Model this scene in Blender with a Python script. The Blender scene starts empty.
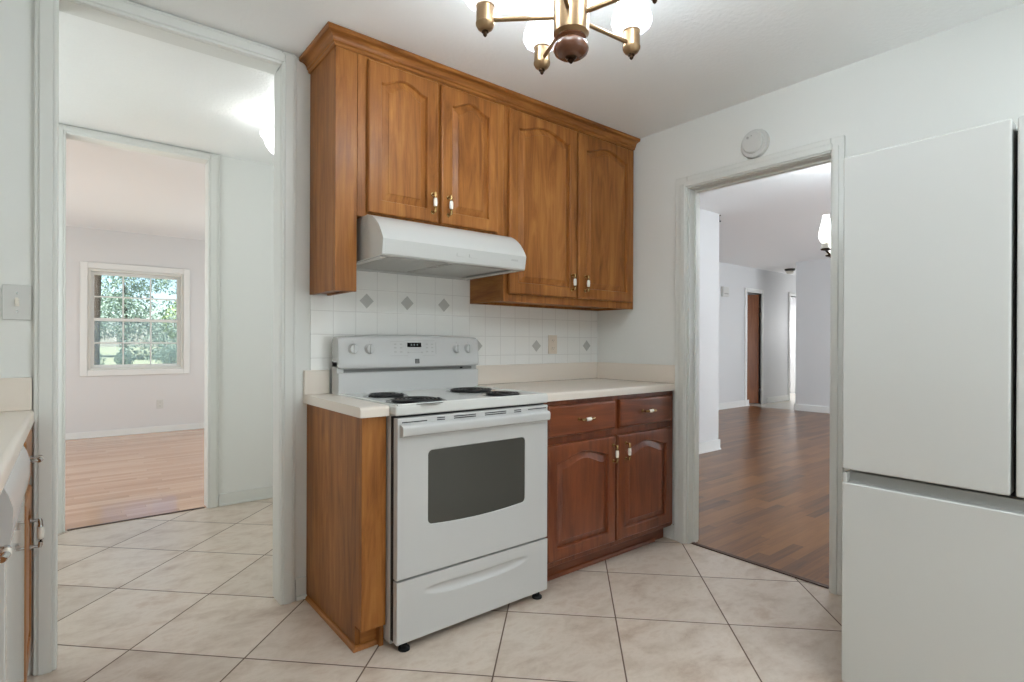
import bpy, bmesh, math, random
from mathutils import Vector, Matrix
random.seed(7)
PI = math.pi
scene = bpy.context.scene
COL = scene.collection

# ------------------------------------------------------------------ camera
F_PX, YAW, PITCH, ROLL, PY = 545.5, math.radians(38.937), math.radians(-0.079), math.radians(0.222), 342.94
fw = Vector((math.sin(YAW), math.cos(YAW), 0)); rt = Vector((math.cos(YAW), -math.sin(YAW), 0)); up = Vector((0, 0, 1))
fw2 = fw * math.cos(PITCH) + up * math.sin(PITCH); up2 = up * math.cos(PITCH) - fw * math.sin(PITCH)
rt3 = rt * math.cos(ROLL) + up2 * math.sin(ROLL); up3 = up2 * math.cos(ROLL) - rt * math.sin(ROLL)
cd = bpy.data.cameras.new('camera'); cam = bpy.data.objects.new('camera', cd); COL.objects.link(cam)
m = Matrix((rt3, up3, -fw2)).transposed().to_4x4(); m.translation = Vector((-.908, -2.4993, 1.1527))
cam.matrix_world = m
cd.sensor_width = 36; cd.lens = F_PX / 1024 * 36; cd.shift_y = (PY - 341) / 1024; cd.clip_start = .02; cd.clip_end = 200
scene.camera = cam

# ------------------------------------------------------------------ light and exposure
vs = scene.view_settings
vs.view_transform = 'Standard'; vs.look = 'None'; vs.gamma = 1; vs.use_curve_mapping = False; vs.exposure = 0.77
scene.cycles.use_denoising = True
scene.cycles.max_bounces = 10; scene.cycles.diffuse_bounces = 6; scene.cycles.glossy_bounces = 5
scene.cycles.transparent_max_bounces = 12; scene.cycles.sample_clamp_indirect = 6
scene.cycles.caustics_reflective = False; scene.cycles.caustics_refractive = False

w = bpy.data.worlds.new('sky'); scene.world = w; w.use_nodes = True
nt = w.node_tree; bg = nt.nodes['Background']
sk = nt.nodes.new('ShaderNodeTexSky'); sk.sky_type = 'NISHITA'; sk.sun_disc = False
sk.sun_elevation = math.radians(48); sk.sun_rotation = math.radians(200); sk.air_density = 1.0; sk.dust_density = .3; sk.ozone_density = 4
nt.links.new(sk.outputs[0], bg.inputs[0]); bg.inputs[1].default_value = 0.13

def sun(name, rot, e, col):
    d = bpy.data.lights.new(name, 'SUN'); d.energy = e; d.color = col; d.angle = math.radians(.6)
    o = bpy.data.objects.new(name, d); o.rotation_euler = rot; COL.objects.link(o)
sun('sun', (math.radians(42), 0, math.radians(-35)), 8.0, (1, .95, .86))

def area(name, loc, direction, sx, sy, watts, col=(1, 1, 1)):
    d = bpy.data.lights.new(name, 'AREA'); d.shape = 'RECTANGLE'; d.size = sx; d.size_y = sy; d.energy = watts; d.color = col
    o = bpy.data.objects.new(name, d); o.location = loc
    o.rotation_euler = Vector(direction).to_track_quat('-Z', 'Z').to_euler(); COL.objects.link(o); return o
COOL_FILL = (.88, .95, 1.0)  # cool tint shared by the added fill lamps
area('kitchen_front_fill', (.85, -4.24, 1.35), (0, 1, .6), 1.7, 1.2, 16, COOL_FILL)  # added fill from behind the camera; the wall has no window
area('kitchen_side_fill', (-1.62, -3.2, 1.45), (1, .0, .4), 1.5, 1.0, 4.5, COOL_FILL)  # added fill off the left wall, no window built there
area('kitchen_overhead_fill', (.45, -2.95, 2.40), (0, 0, -1), 1.2, .6, 13, (.84, .94, 1))  # unseen overhead fill, brightens the floor but not the ceiling
area('living_left_fill', (-3.1, 3.7, 1.3), (1, 0, .35), 2.4, 1.6, 33, (.82, .96, 1))  # added fill lamp for the far room, no opening behind it
area('living_right_fill', (2.1, 3.9, 1.3), (-1, 0, .35), 2.0, 1.4, 26, (.85, .96, 1))  # second added fill, brightens the far room from the right
area('hall_right_fill', (1.78, .6, 1.2), (-1, -.4, .6), .8, 1.5, 8, COOL_FILL)  # added hall fill, placed so the opening's right jamb stays dark
area('hall_left_fill', (-2.12, 1.0, 1.2), (1, .35, .8), 1.0, 1.5, 14, COOL_FILL)  # added fill lamp at the left end of the hall
area('dining_fill', (7.1, -3.9, 1.2), (.5, 1, .45), 3.6, 1.7, 170, (.88, .95, 1.0))  # added fill for the dining room, out of view on a windowless wall
area('corridor_light', (11.6, 2.1, 1.5), (-1, 0, .2), .6, 1.6, 14, (1, 1, 1))

# ------------------------------------------------------------------ colour and materials
def lin(r, g, b):
    f = lambda c: (c / 255 / 12.92) if c <= 10 else ((c / 255 + .055) / 1.055) ** 2.4
    return (f(r), f(g), f(b), 1)
MATS = {}
def mat(name, rgb, rough=.5, metal=0, spec=.5, bump=0, bscale=200, coat=0, emit=None, estr=0, bdist=.002):
    M = bpy.data.materials.new(name); M.use_nodes = True; t = M.node_tree; p = t.nodes['Principled BSDF']
    p.inputs['Base Color'].default_value = lin(*rgb); p.inputs['Roughness'].default_value = rough
    p.inputs['Metallic'].default_value = metal; p.inputs['Specular IOR Level'].default_value = spec
    if coat: p.inputs['Coat Weight'].default_value = coat; p.inputs['Coat Roughness'].default_value = .08
    if emit: p.inputs['Emission Color'].default_value = lin(*emit); p.inputs['Emission Strength'].default_value = estr
    # slight procedural variation
    g = t.nodes.new('ShaderNodeNewGeometry'); n = t.nodes.new('ShaderNodeTexNoise'); n.inputs['Scale'].default_value = bscale if bump else 3.0
    n.inputs['Detail'].default_value = 3
    t.links.new(g.outputs['Position'], n.inputs['Vector'])
    if bump:
        b = t.nodes.new('ShaderNodeBump'); b.inputs['Strength'].default_value = bump; b.inputs['Distance'].default_value = bdist
        t.links.new(n.outputs['Fac'], b.inputs['Height']); t.links.new(b.outputs['Normal'], p.inputs['Normal'])
    else:
        mr = t.nodes.new('ShaderNodeMapRange'); mr.inputs[3].default_value = max(0, rough - .03); mr.inputs[4].default_value = rough + .03
        t.links.new(n.outputs['Fac'], mr.inputs[0]); t.links.new(mr.outputs[0], p.inputs['Roughness'])
    MATS[name] = M; return M
def math_node(t, op, a, b=None):
    n = t.nodes.new('ShaderNodeMath'); n.operation = op
    for i, v in enumerate((a, b)):
        if v is None: continue
        if isinstance(v, (int, float)): n.inputs[i].default_value = v
        else: t.links.new(v, n.inputs[i])
    return n.outputs[0]
def ramp(t, fac, stops):
    r = t.nodes.new('ShaderNodeValToRGB'); e = r.color_ramp.elements
    while len(e) < len(stops): e.new(.5)
    for el, (p, c) in zip(e, stops): el.position = p; el.color = lin(*c) if len(c) == 3 else c
    t.links.new(fac, r.inputs[0]); return r.outputs[0]

def wood(name, axis, dark, mid, light, rough=.36, coat=.04, spec=.2):
    M = bpy.data.materials.new(name); M.use_nodes = True; t = M.node_tree; p = t.nodes['Principled BSDF']
    g = t.nodes.new('ShaderNodeNewGeometry'); oi = t.nodes.new('ShaderNodeObjectInfo')
    ad = t.nodes.new('ShaderNodeVectorMath'); ad.operation = 'ADD'
    sc = t.nodes.new('ShaderNodeVectorMath'); sc.operation = 'SCALE'; sc.inputs[0].default_value = (7.3, 3.1, 5.7)
    t.links.new(oi.outputs['Random'], sc.inputs[3]); t.links.new(g.outputs['Position'], ad.inputs[0]); t.links.new(sc.outputs[0], ad.inputs[1])
    def noise(s, along, detail, dist):
        mp = t.nodes.new('ShaderNodeMapping'); v = [s, s, s]; v['xyz'.index(axis)] = along; mp.inputs['Scale'].default_value = v
        t.links.new(ad.outputs[0], mp.inputs['Vector']); n = t.nodes.new('ShaderNodeTexNoise')
        n.inputs['Scale'].default_value = 1; n.inputs['Detail'].default_value = detail; n.inputs['Distortion'].default_value = dist
        n.inputs['Roughness'].default_value = .6
        t.links.new(mp.outputs[0], n.inputs['Vector']); return n.outputs['Fac']
    a = noise(14, 1.6, 6, 1.6); b = noise(160, 5, 3, .2); c = noise(3.5, 1.2, 2, .4)
    f = math_node(t, 'ADD', math_node(t, 'MULTIPLY', a, .62), math_node(t, 'ADD', math_node(t, 'MULTIPLY', b, .2), math_node(t, 'MULTIPLY', c, .3)))
    col = ramp(t, f, [(.36, dark), (.55, mid), (.74, light)])
    t.links.new(col, p.inputs['Base Color']); p.inputs['Roughness'].default_value = rough
    p.inputs['Coat Weight'].default_value = coat; p.inputs['Coat Roughness'].default_value = .2; p.inputs['Specular IOR Level'].default_value = spec
    bp = t.nodes.new('ShaderNodeBump'); bp.inputs['Strength'].default_value = .06; bp.inputs['Distance'].default_value = .001
    t.links.new(b, bp.inputs['Height']); t.links.new(bp.outputs[0], p.inputs['Normal'])
    MATS[name] = M; return M
WD = ((99, 56, 24), (146, 92, 44), (177, 119, 62))
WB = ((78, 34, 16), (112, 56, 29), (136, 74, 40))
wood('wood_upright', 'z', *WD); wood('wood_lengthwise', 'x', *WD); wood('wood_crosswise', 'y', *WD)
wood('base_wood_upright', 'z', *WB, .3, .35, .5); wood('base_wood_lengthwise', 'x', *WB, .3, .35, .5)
wood('brown_door_wood', 'z', (112, 62, 32), (136, 80, 44), (152, 94, 54), .4)

mat('wall_paint', (228, 229, 225), .55, bump=.03, bscale=120, spec=.35)
mat('living_wall_paint', (217, 216, 216), .6)
mat('dining_wall_paint', (214, 215, 216), .6)
mat('trim_paint', (220, 221, 216), .36)
mat('white_trim_paint', (228, 229, 227), .36)
mat('ceiling_paint', (238, 239, 238), .6, bump=.3, bscale=55, bdist=.006)
mat('hall_ceiling_paint', (238, 239, 236), .38, bump=.55, bscale=60, bdist=.008)
mat('flat_ceiling_paint', (232, 232, 232), .7)
mat('laminate', (228, 218, 206), .36)
mat('laminate_seam', (120, 104, 90), .6)
mat('white_enamel', (199, 199, 197), .22)
mat('white_cooktop', (216, 216, 212), .16)
mat('white_plastic', (214, 214, 210), .35)
mat('fridge_white', (202, 202, 198), .16, coat=.3)
mat('gloss_white', (206, 206, 203), .05, coat=1)
mat('fridge_gap', (14, 14, 14), .6)
mat('fridge_grip_shade', (160, 160, 156), .45)
mat('dark_gap', (16, 15, 14), .7)
mat('grey_vent', (70, 70, 68), .5)
mat('vent_shade_grey', (128, 128, 125), .5)
mat('black_coil', (22, 22, 23), .45)
mat('drip_chrome', (150, 150, 150), .18, 1)
mat('oven_glass', (74, 73, 68), .08, spec=.45)
mat('display_black', (10, 11, 12), .1)
mat('display_segment', (128, 140, 140), .4)
mat('print_grey', (172, 172, 168), .5)
mat('emblem_dark', (62, 62, 62), .4)
mat('hood_white', (198, 198, 194), .22)
mat('hood_filter', (190, 190, 186), .45)
mat('black_rubber', (12, 12, 12), .8)
mat('brass', (176, 146, 98), .25, 1)
mat('antique_brass', (152, 126, 96), .34, 1)
mat('dark_bronze', (58, 42, 30), .3, 1)
mat('copper_wood', (98, 58, 36), .2, coat=.25)
mat('chrome', (200, 200, 200), .12, 1)
mat('porcelain', (236, 232, 222), .12)
mat('almond_plastic', (224, 212, 196), .4)
mat('ivory_plastic', (208, 208, 204), .35)
mat('threshold_wood', (72, 46, 30), .5)
mat('black_iron', (28, 28, 28), .5)
mat('grass', (190, 196, 158), .9, bump=.6, bscale=30, bdist=.03)
mat('bark', (60, 50, 42), .9, bump=.8, bscale=20, bdist=.03)
mat('brick_siding', (150, 140, 128), .8)

def foliage_mat(name, a, b):
    M = bpy.data.materials.new(name); M.use_nodes = True; t = M.node_tree; p = t.nodes['Principled BSDF']
    g = t.nodes.new('ShaderNodeNewGeometry'); col = ramp(t, g.outputs['Random Per Island'], [(0, a), (1, b)])
    t.links.new(col, p.inputs['Base Color']); p.inputs['Roughness'].default_value = .6
    MATS[name] = M
foliage_mat('leaf_green', (70, 92, 60), (140, 160, 110))
foliage_mat('leaf_blue_green', (96, 118, 104), (150, 172, 154))

def diamond_tile_mat():
    # glazed 109 mm wall tiles with thin joints
    M = bpy.data.materials.new('wall_tile'); M.use_nodes = True; t = M.node_tree; p = t.nodes['Principled BSDF']
    g = t.nodes.new('ShaderNodeNewGeometry'); s = t.nodes.new('ShaderNodeSeparateXYZ'); t.links.new(g.outputs['Position'], s.inputs[0])
    def cell(o, c):
        v = math_node(t, 'DIVIDE', math_node(t, 'SUBTRACT', o, c), .109)
        fr = math_node(t, 'ABSOLUTE', math_node(t, 'SUBTRACT', math_node(t, 'FRACT', v), .5)); return v, fr
    u, fu = cell(s.outputs[0], .202 - .0545 - 1.09); v, fv = cell(s.outputs[2], 1.349 - .0545 - 1.09)
    mx = math_node(t, 'MAXIMUM', fu, fv)
    gr = ramp(t, mx, [(.484, (240, 240, 236)), (.492, (218, 217, 213))])
    t.links.new(gr, p.inputs['Base Color']); p.inputs['Roughness'].default_value = .22
    b = t.nodes.new('ShaderNodeBump'); b.inputs['Strength'].default_value = .35; b.inputs['Distance'].default_value = .002; b.invert = True
    t.links.new(ramp(t, mx, [(.47, (0, 0, 0)), (.5, (255, 255, 255))]), b.inputs['Height']); t.links.new(b.outputs[0], p.inputs['Normal'])
    MATS['wall_tile'] = M
diamond_tile_mat()
mat('grey_accent_tile', (190, 190, 186), .22)

def floor_tile_mat():
    M = bpy.data.materials.new('floor_tile'); M.use_nodes = True; t = M.node_tree; p = t.nodes['Principled BSDF']
    g = t.nodes.new('ShaderNodeNewGeometry'); s = t.nodes.new('ShaderNodeSeparateXYZ'); t.links.new(g.outputs['Position'], s.inputs[0])
    X = math_node(t, 'DIVIDE', math_node(t, 'ADD', s.outputs[0], .737), .321 * 2); Y = math_node(t, 'DIVIDE', math_node(t, 'ADD', s.outputs[1], .025), .3245 * 2)
    a = math_node(t, 'ADD', math_node(t, 'ADD', X, Y), 40); b = math_node(t, 'ADD', math_node(t, 'SUBTRACT', X, Y), 40)
    def edge(v): return math_node(t, 'ABSOLUTE', math_node(t, 'SUBTRACT', math_node(t, 'FRACT', v), .5))
    mx = math_node(t, 'MAXIMUM', edge(a), edge(b))
    cx = t.nodes.new('ShaderNodeCombineXYZ'); t.links.new(math_node(t, 'FLOOR', a), cx.inputs[0]); t.links.new(math_node(t, 'FLOOR', b), cx.inputs[1])
    wn = t.nodes.new('ShaderNodeTexWhiteNoise'); t.links.new(cx.outputs[0], wn.inputs['Vector'])
    off = t.nodes.new('ShaderNodeVectorMath'); off.operation = 'MULTIPLY_ADD'; t.links.new(wn.outputs['Color'], off.inputs[0]); off.inputs[1].default_value = (9, 9, 9)
    t.links.new(g.outputs['Position'], off.inputs[2])
    mp = t.nodes.new('ShaderNodeMapping'); mp.inputs['Rotation'].default_value = (0, 0, .6); mp.inputs['Scale'].default_value = (5, 8, 5)
    t.links.new(off.outputs[0], mp.inputs['Vector'])
    n = t.nodes.new('ShaderNodeTexNoise'); n.inputs['Scale'].default_value = 1; n.inputs['Detail'].default_value = 9; n.inputs['Roughness'].default_value = .68; n.inputs['Distortion'].default_value = .25
    t.links.new(mp.outputs[0], n.inputs['Vector'])
    body = ramp(t, n.outputs['Fac'], [(.3, (178, 156, 138)), (.44, (198, 181, 165)), (.56, (210, 196, 182)), (.7, (193, 171, 152))])
    hs = t.nodes.new('ShaderNodeHueSaturation'); t.links.new(body, hs.inputs['Color'])
    t.links.new(math_node(t, 'ADD', math_node(t, 'MULTIPLY', wn.outputs['Value'], .12), .95), hs.inputs['Value'])
    mix = t.nodes.new('ShaderNodeMix'); mix.data_type = 'RGBA'
    mk = t.nodes.new('ShaderNodeMapRange'); mk.inputs[1].default_value = .4925; mk.inputs[2].default_value = .4955; t.links.new(mx, mk.inputs[0])
    t.links.new(mk.outputs[0], mix.inputs[0]); t.links.new(hs.outputs[0], mix.inputs[6]); mix.inputs[7].default_value = lin(98, 76, 62)
    t.links.new(mix.outputs[2], p.inputs['Base Color'])
    rr = t.nodes.new('ShaderNodeMapRange'); rr.inputs[3].default_value = .285; rr.inputs[4].default_value = .75; t.links.new(mk.outputs[0], rr.inputs[0])
    t.links.new(rr.outputs[0], p.inputs['Roughness']); p.inputs['Specular IOR Level'].default_value = .5
    bp = t.nodes.new('ShaderNodeBump'); bp.invert = True; bp.inputs['Strength'].default_value = .4; bp.inputs['Distance'].default_value = .003
    t.links.new(mk.outputs[0], bp.inputs['Height']); t.links.new(bp.outputs[0], p.inputs['Normal'])
    MATS['floor_tile'] = M
floor_tile_mat()

def plank_mat(name, width, length, stops, rough, seam):
    M = bpy.data.materials.new(name); M.use_nodes = True; t = M.node_tree; p = t.nodes['Principled BSDF']
    g = t.nodes.new('ShaderNodeNewGeometry'); s = t.nodes.new('ShaderNodeSeparateXYZ'); t.links.new(g.outputs['Position'], s.inputs[0])
    r = math_node(t, 'ADD', math_node(t, 'DIVIDE', s.outputs[1], width), 200); row = math_node(t, 'FLOOR', r)
    wn0 = t.nodes.new('ShaderNodeTexWhiteNoise'); wn0.noise_dimensions = '1D'; t.links.new(row, wn0.inputs['W'])
    c = math_node(t, 'ADD', math_node(t, 'DIVIDE', s.outputs[0], length), math_node(t, 'MULTIPLY', wn0.outputs['Value'], 40)); c = math_node(t, 'ADD', c, 100)
    cv = t.nodes.new('ShaderNodeCombineXYZ'); t.links.new(row, cv.inputs[0]); t.links.new(math_node(t, 'FLOOR', c), cv.inputs[1])
    wn = t.nodes.new('ShaderNodeTexWhiteNoise'); t.links.new(cv.outputs[0], wn.inputs['Vector'])
    off = t.nodes.new('ShaderNodeVectorMath'); off.operation = 'MULTIPLY_ADD'; t.links.new(wn.outputs['Color'], off.inputs[0]); off.inputs[1].default_value = (9, 9, 9)
    t.links.new(g.outputs['Position'], off.inputs[2])
    mp = t.nodes.new('ShaderNodeMapping'); mp.inputs['Scale'].default_value = (3, 45, 10); t.links.new(off.outputs[0], mp.inputs['Vector'])
    n = t.nodes.new('ShaderNodeTexNoise'); n.inputs['Scale'].default_value = 1; n.inputs['Detail'].default_value = 5; n.inputs['Distortion'].default_value = .6
    t.links.new(mp.outputs[0], n.inputs['Vector'])
    f = math_node(t, 'ADD', math_node(t, 'ADD', math_node(t, 'MULTIPLY', wn.outputs['Value'], .68), .03), math_node(t, 'MULTIPLY', math_node(t, 'SUBTRACT', n.outputs['Fac'], .36), .9))
    col = ramp(t, f, stops)
    e1 = math_node(t, 'ABSOLUTE', math_node(t, 'SUBTRACT', math_node(t, 'FRACT', r), .5)); e2 = math_node(t, 'ABSOLUTE', math_node(t, 'SUBTRACT', math_node(t, 'FRACT', c), .5))
    k1 = math_node(t, 'GREATER_THAN', e1, .485); k2 = math_node(t, 'GREATER_THAN', e2, .4985)
    mix = t.nodes.new('ShaderNodeMix'); mix.data_type = 'RGBA'; t.links.new(math_node(t, 'MULTIPLY', math_node(t, 'MAXIMUM', k1, k2), seam), mix.inputs[0])
    t.links.new(col, mix.inputs[6]); mix.inputs[7].default_value = lin(60, 34, 20)
    t.links.new(mix.outputs[2], p.inputs['Base Color']); p.inputs['Roughness'].default_value = rough; p.inputs['Specular IOR Level'].default_value = .5
    MATS[name] = M
plank_mat('dark_oak_planks', .060, .62, [(.0, (58, 32, 14)), (.2, (92, 56, 25)), (.5, (116, 73, 34)), (.85, (136, 90, 44))], .28, .3)
plank_mat('pale_oak_planks', .06, .9, [(.0, (182, 138, 110)), (.5, (204, 163, 135)), (.9, (216, 180, 153))], .09, .35)
mat('corridor_tile', (206, 200, 190), .22)

def glass_mat(name, tint, haze=0.0, hz=(200, 205, 210)):
    M = bpy.data.materials.new(name); M.use_nodes = True; t = M.node_tree; t.nodes.remove(t.nodes['Principled BSDF'])
    o = t.nodes['Material Output']; tr = t.nodes.new('ShaderNodeBsdfTransparent'); tr.inputs[0].default_value = tint
    gl = t.nodes.new('ShaderNodeBsdfGlossy'); gl.inputs['Roughness'].default_value = .03
    fr = t.nodes.new('ShaderNodeFresnel'); fr.inputs[0].default_value = 1.45
    mx = t.nodes.new('ShaderNodeMixShader'); t.links.new(fr.outputs[0], mx.inputs[0]); t.links.new(tr.outputs[0], mx.inputs[1]); t.links.new(gl.outputs[0], mx.inputs[2])
    last = mx.outputs[0]
    if haze:
        df = t.nodes.new('ShaderNodeBsdfTranslucent'); df.inputs[0].default_value = lin(*hz)
        m2 = t.nodes.new('ShaderNodeMixShader'); m2.inputs[0].default_value = haze; t.links.new(last, m2.inputs[1]); t.links.new(df.outputs[0], m2.inputs[2]); last = m2.outputs[0]
    t.links.new(last, o.inputs[0]); MATS[name] = M
glass_mat('window_glass', (.96, .98, 1, 1)); glass_mat('insect_screen', (.9, .92, .94, 1), .22)

def shade_mat(name, tr_amt, strength, rgb=(240, 242, 246)):
    M = bpy.data.materials.new(name); M.use_nodes = True; t = M.node_tree; p = t.nodes['Principled BSDF']; o = t.nodes['Material Output']
    p.inputs['Base Color'].default_value = lin(*rgb); p.inputs['Roughness'].default_value = .12
    p.inputs['Emission Color'].default_value = (1, .985, .96, 1); p.inputs['Emission Strength'].default_value = strength
    tr = t.nodes.new('ShaderNodeBsdfTransparent'); mx = t.nodes.new('ShaderNodeMixShader')
    lw = t.nodes.new('ShaderNodeLayerWeight'); lw.inputs[0].default_value = .35
    f = math_node(t, 'ADD', math_node(t, 'MULTIPLY', lw.outputs['Facing'], .35), 1 - tr_amt)
    t.links.new(math_node(t, 'MINIMUM', f, 1.0), mx.inputs[0]); t.links.new(tr.outputs[0], mx.inputs[1]); t.links.new(p.outputs[0], mx.inputs[2])
    t.links.new(mx.outputs[0], o.inputs[0]); MATS[name] = M
shade_mat('clear_shade_glass', .72, .08, (225, 228, 236)); shade_mat('frosted_shade_glass', .45, 1.2)
mat('bulb_glow', (255, 250, 240), .3, emit=(255, 250, 240), estr=6)

# ------------------------------------------------------------------ geometry helpers
class MB:
    """collects solids into one mesh"""
    def __init__(s): s.bm = bmesh.new(); s.mi = 0
    def _new(s, faces):
        for f in faces: f.material_index = s.mi
    def box(s, x0, y0, z0, x1, y1, z1, bev=0, seg=2):
        x0, x1 = min(x0, x1), max(x0, x1); y0, y1 = min(y0, y1), max(y0, y1); z0, z1 = min(z0, z1), max(z0, z1)
        v = [s.bm.verts.new(c) for c in ((x0, y0, z0), (x1, y0, z0), (x1, y1, z0), (x0, y1, z0), (x0, y0, z1), (x1, y0, z1), (x1, y1, z1), (x0, y1, z1))]
        fs = [s.bm.faces.new([v[i] for i in q]) for q in ((3, 2, 1, 0), (4, 5, 6, 7), (0, 1, 5, 4), (1, 2, 6, 5), (2, 3, 7, 6), (3, 0, 4, 7))]
        s._new(fs)
        if bev:
            es = list({e for f in fs for e in f.edges})
            r = bmesh.ops.bevel(s.bm, geom=es, offset=bev, segments=seg, profile=.5, affect='EDGES'); s._new(r['faces'])
        return s
    def loft(s, loops, closed=True, cap0=True, cap1=True):
        rows = [[s.bm.verts.new(p) for p in L] for L in loops]; n = len(rows[0]); fs = []
        for a, b in zip(rows, rows[1:]):
            for i in range(n if closed else n - 1):
                j = (i + 1) % n; fs.append(s.bm.faces.new((a[i], a[j], b[j], b[i])))
        if closed and cap0: fs.append(s.bm.faces.new(rows[0][::-1]))
        if closed and cap1: fs.append(s.bm.faces.new(rows[-1]))
        s._new(fs); return s
    def tube(s, pts, r, n=10, rs=None):
        pts = [Vector(p) for p in pts]; loops = []
        ref = Vector((0, 0, 1))
        for i, p in enumerate(pts):
            d = (pts[min(i + 1, len(pts) - 1)] - pts[max(i - 1, 0)]).normalized()
            a = d.cross(ref);
            if a.length < .05: a = d.cross(Vector((1, 0, 0)))
            a.normalize(); b = d.cross(a).normalized(); q = rs[i] if rs else r
            loops.append([p + a * math.cos(2 * PI * k / n) * q + b * math.sin(2 * PI * k / n) * q for k in range(n)])
        return s.loft(loops)
    def lathe(s, prof, c, n=28, axis='z', caps=True, wob=None):
        """prof: (radius, height) along the axis from c"""
        loops = []
        for r, h in prof:
            L = []
            for k in range(n):
                a = 2 * PI * k / n; hh = h + (wob(a, r, h) if wob else 0); u, v = math.cos(a) * r, math.sin(a) * r
                if axis == 'z': L.append((c[0] + u, c[1] + v, c[2] + hh))
                elif axis == 'y': L.append((c[0] + u, c[1] + hh, c[2] + v))
                else: L.append((c[0] + hh, c[1] + u, c[2] + v))
            loops.append(L)
        return s.loft(loops, True, caps, caps)
    def prism(s, poly, axis, a, b, bev=0):
        f = {'x': lambda p, t: (t, p[0], p[1]), 'y': lambda p, t: (p[0], t, p[1]), 'z': lambda p, t: (p[0], p[1], t)}[axis]
        v0 = len(s.bm.verts); s.loft([[f(p, a) for p in poly], [f(p, b) for p in poly]])
        return s
    def build(s, name, mats, parent=None, smooth=35, loc=None):
        if isinstance(mats, str): mats = [mats]
        bmesh.ops.recalc_face_normals(s.bm, faces=s.bm.faces[:])
        off = Vector(loc) if loc else (Vector(parent.matrix_world.translation) if parent else Vector((0, 0, 0)))
        if parent: off = root_loc(parent)
        bmesh.ops.translate(s.bm, verts=s.bm.verts[:], vec=-off)
        me = bpy.data.meshes.new(name); s.bm.to_mesh(me); s.bm.free()
        for q in mats: me.materials.append(MATS[q])
        if smooth:
            me.polygons.foreach_set('use_smooth', [True] * len(me.polygons)); me.set_sharp_from_angle(angle=math.radians(smooth))
        o = bpy.data.objects.new(name, me); COL.objects.link(o)
        if smooth:
            wn = o.modifiers.new('weighted_normal', 'WEIGHTED_NORMAL'); wn.keep_sharp = True; wn.weight = 50
        if parent: o.parent = parent
        else: o.location = off
        return o
def root_loc(o):
    v = Vector((0, 0, 0))
    while o: v += o.location; o = o.parent
    return v
def thing(name, label, cat, loc=(0, 0, 0), group=None, kind=None):
    o = bpy.data.objects.new(name, None); o.empty_display_size = .1; COL.objects.link(o); o.location = loc
    return tag(o, label, cat, group, kind)
def tag(o, label, cat, group=None, kind=None):
    o['label'] = label; o['category'] = cat
    if group: o['group'] = group
    if kind: o['kind'] = kind
    return o
def struct(name, mb, m, label, cat): return tag(mb.build(name, m), label, cat, kind='structure')

# ------------------------------------------------------------------ the setting
XR, ZC, ZH, ZL, ZD = 1.844, 2.422, 2.45, 2.48, 2.55
LX0, LX1, LT = -.945, -.197, 2.358          # left opening
D0, D1, DT = -1.4545, -.7075, 2.032         # right doorway
Y2, HX0, HX1, HT = 1.75, -.935, -.1775, 2.3965

b = MB(); b.box(-2.3, -4.4, -.05, 1.872, 1.768, 0); struct('floor', b, 'floor_tile', 'beige stone tile floor laid diagonally in the kitchen', 'floor')
b = MB(); b.box(-3.4, 1.768, -.05, 2.3, 5.8, 0); struct('floor_living', b, 'pale_oak_planks', 'pale oak plank floor of the far room with window', 'floor')
b = MB(); b.box(1.872, -4.1, -.05, 8.8, 2.7, 0); struct('floor_dining', b, 'dark_oak_planks', 'glossy brown oak plank floor beyond the right doorway', 'floor')
b = MB(); b.box(8.8, 1.7, -.05, 12.2, 4.2, 0); struct('floor_corridor', b, 'corridor_tile', 'pale tile floor of the corridor at the far end', 'floor')
b = MB(); b.box(1.858, D0 + .01, 0, 1.886, D1 - .01, .006, .002); struct('trim_1', b, 'threshold_wood', 'thin dark threshold strip between tile and brown planks', 'threshold')
b = MB(); b.box(HX0 + .01, 1.757, 0, HX1 - .01, 1.779, .005, .002); struct('trim_2', b, 'threshold_wood', 'thin dark threshold strip between tile and pale planks', 'threshold')

b = MB(); b.box(-1.75, -4.4, ZC, 1.95, .1, ZC + .12); struct('ceiling', b, 'ceiling_paint', 'grey white textured kitchen ceiling', 'ceiling')
b = MB(); b.box(-2.3, .1, ZH, 1.95, 1.85, ZH + .12); struct('ceiling_hall', b, 'hall_ceiling_paint', 'glossy stippled white ceiling of the small hall', 'ceiling')
b = MB(); b.box(-3.4, 1.85, ZL, 2.3, 5.9, ZL + .12); struct('ceiling_living', b, 'flat_ceiling_paint', 'smooth white ceiling of the far room with window', 'ceiling')
b = MB(); b.box(1.95, -4.2, ZD, 12.3, 4.3, ZD + .12); struct('ceiling_dining', b, 'flat_ceiling_paint', 'smooth white ceiling beyond the right doorway', 'ceiling')

b = MB()                                                                    # kitchen back wall with the tall opening
b.box(-2.3, 0, 0, LX0 - .012, .1, 2.55); b.box(LX0 - .012, 0, LT + .012, LX1 + .012, .1, 2.55); b.box(LX1 + .012, 0, 0, 1.95, .1, 2.55)
struct('wall_back', b, 'wall_paint', 'off-white back wall behind the white range', 'wall')
b = MB()
b.box(XR, -4.4, 0, 1.95, D0 - .012, 2.6); b.box(XR, D0 - .012, DT + .012, 1.95, D1 + .012, 2.6); b.box(XR, D1 + .012, 0, 1.95, .0, 2.6)
struct('wall_right', b, 'wall_paint', 'off-white right kitchen wall with doorway', 'wall')
b = MB(); b.box(-1.75, -4.4, 0, -1.65, 0, 2.55); struct('wall_left', b, 'wall_paint', 'off-white left kitchen wall behind the counter', 'wall')
b = MB(); b.box(-1.65, -4.4, 0, XR, -4.3, 2.55); struct('wall_front', b, 'wall_paint', 'off-white kitchen wall behind the viewer', 'wall')
b = MB()
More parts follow.
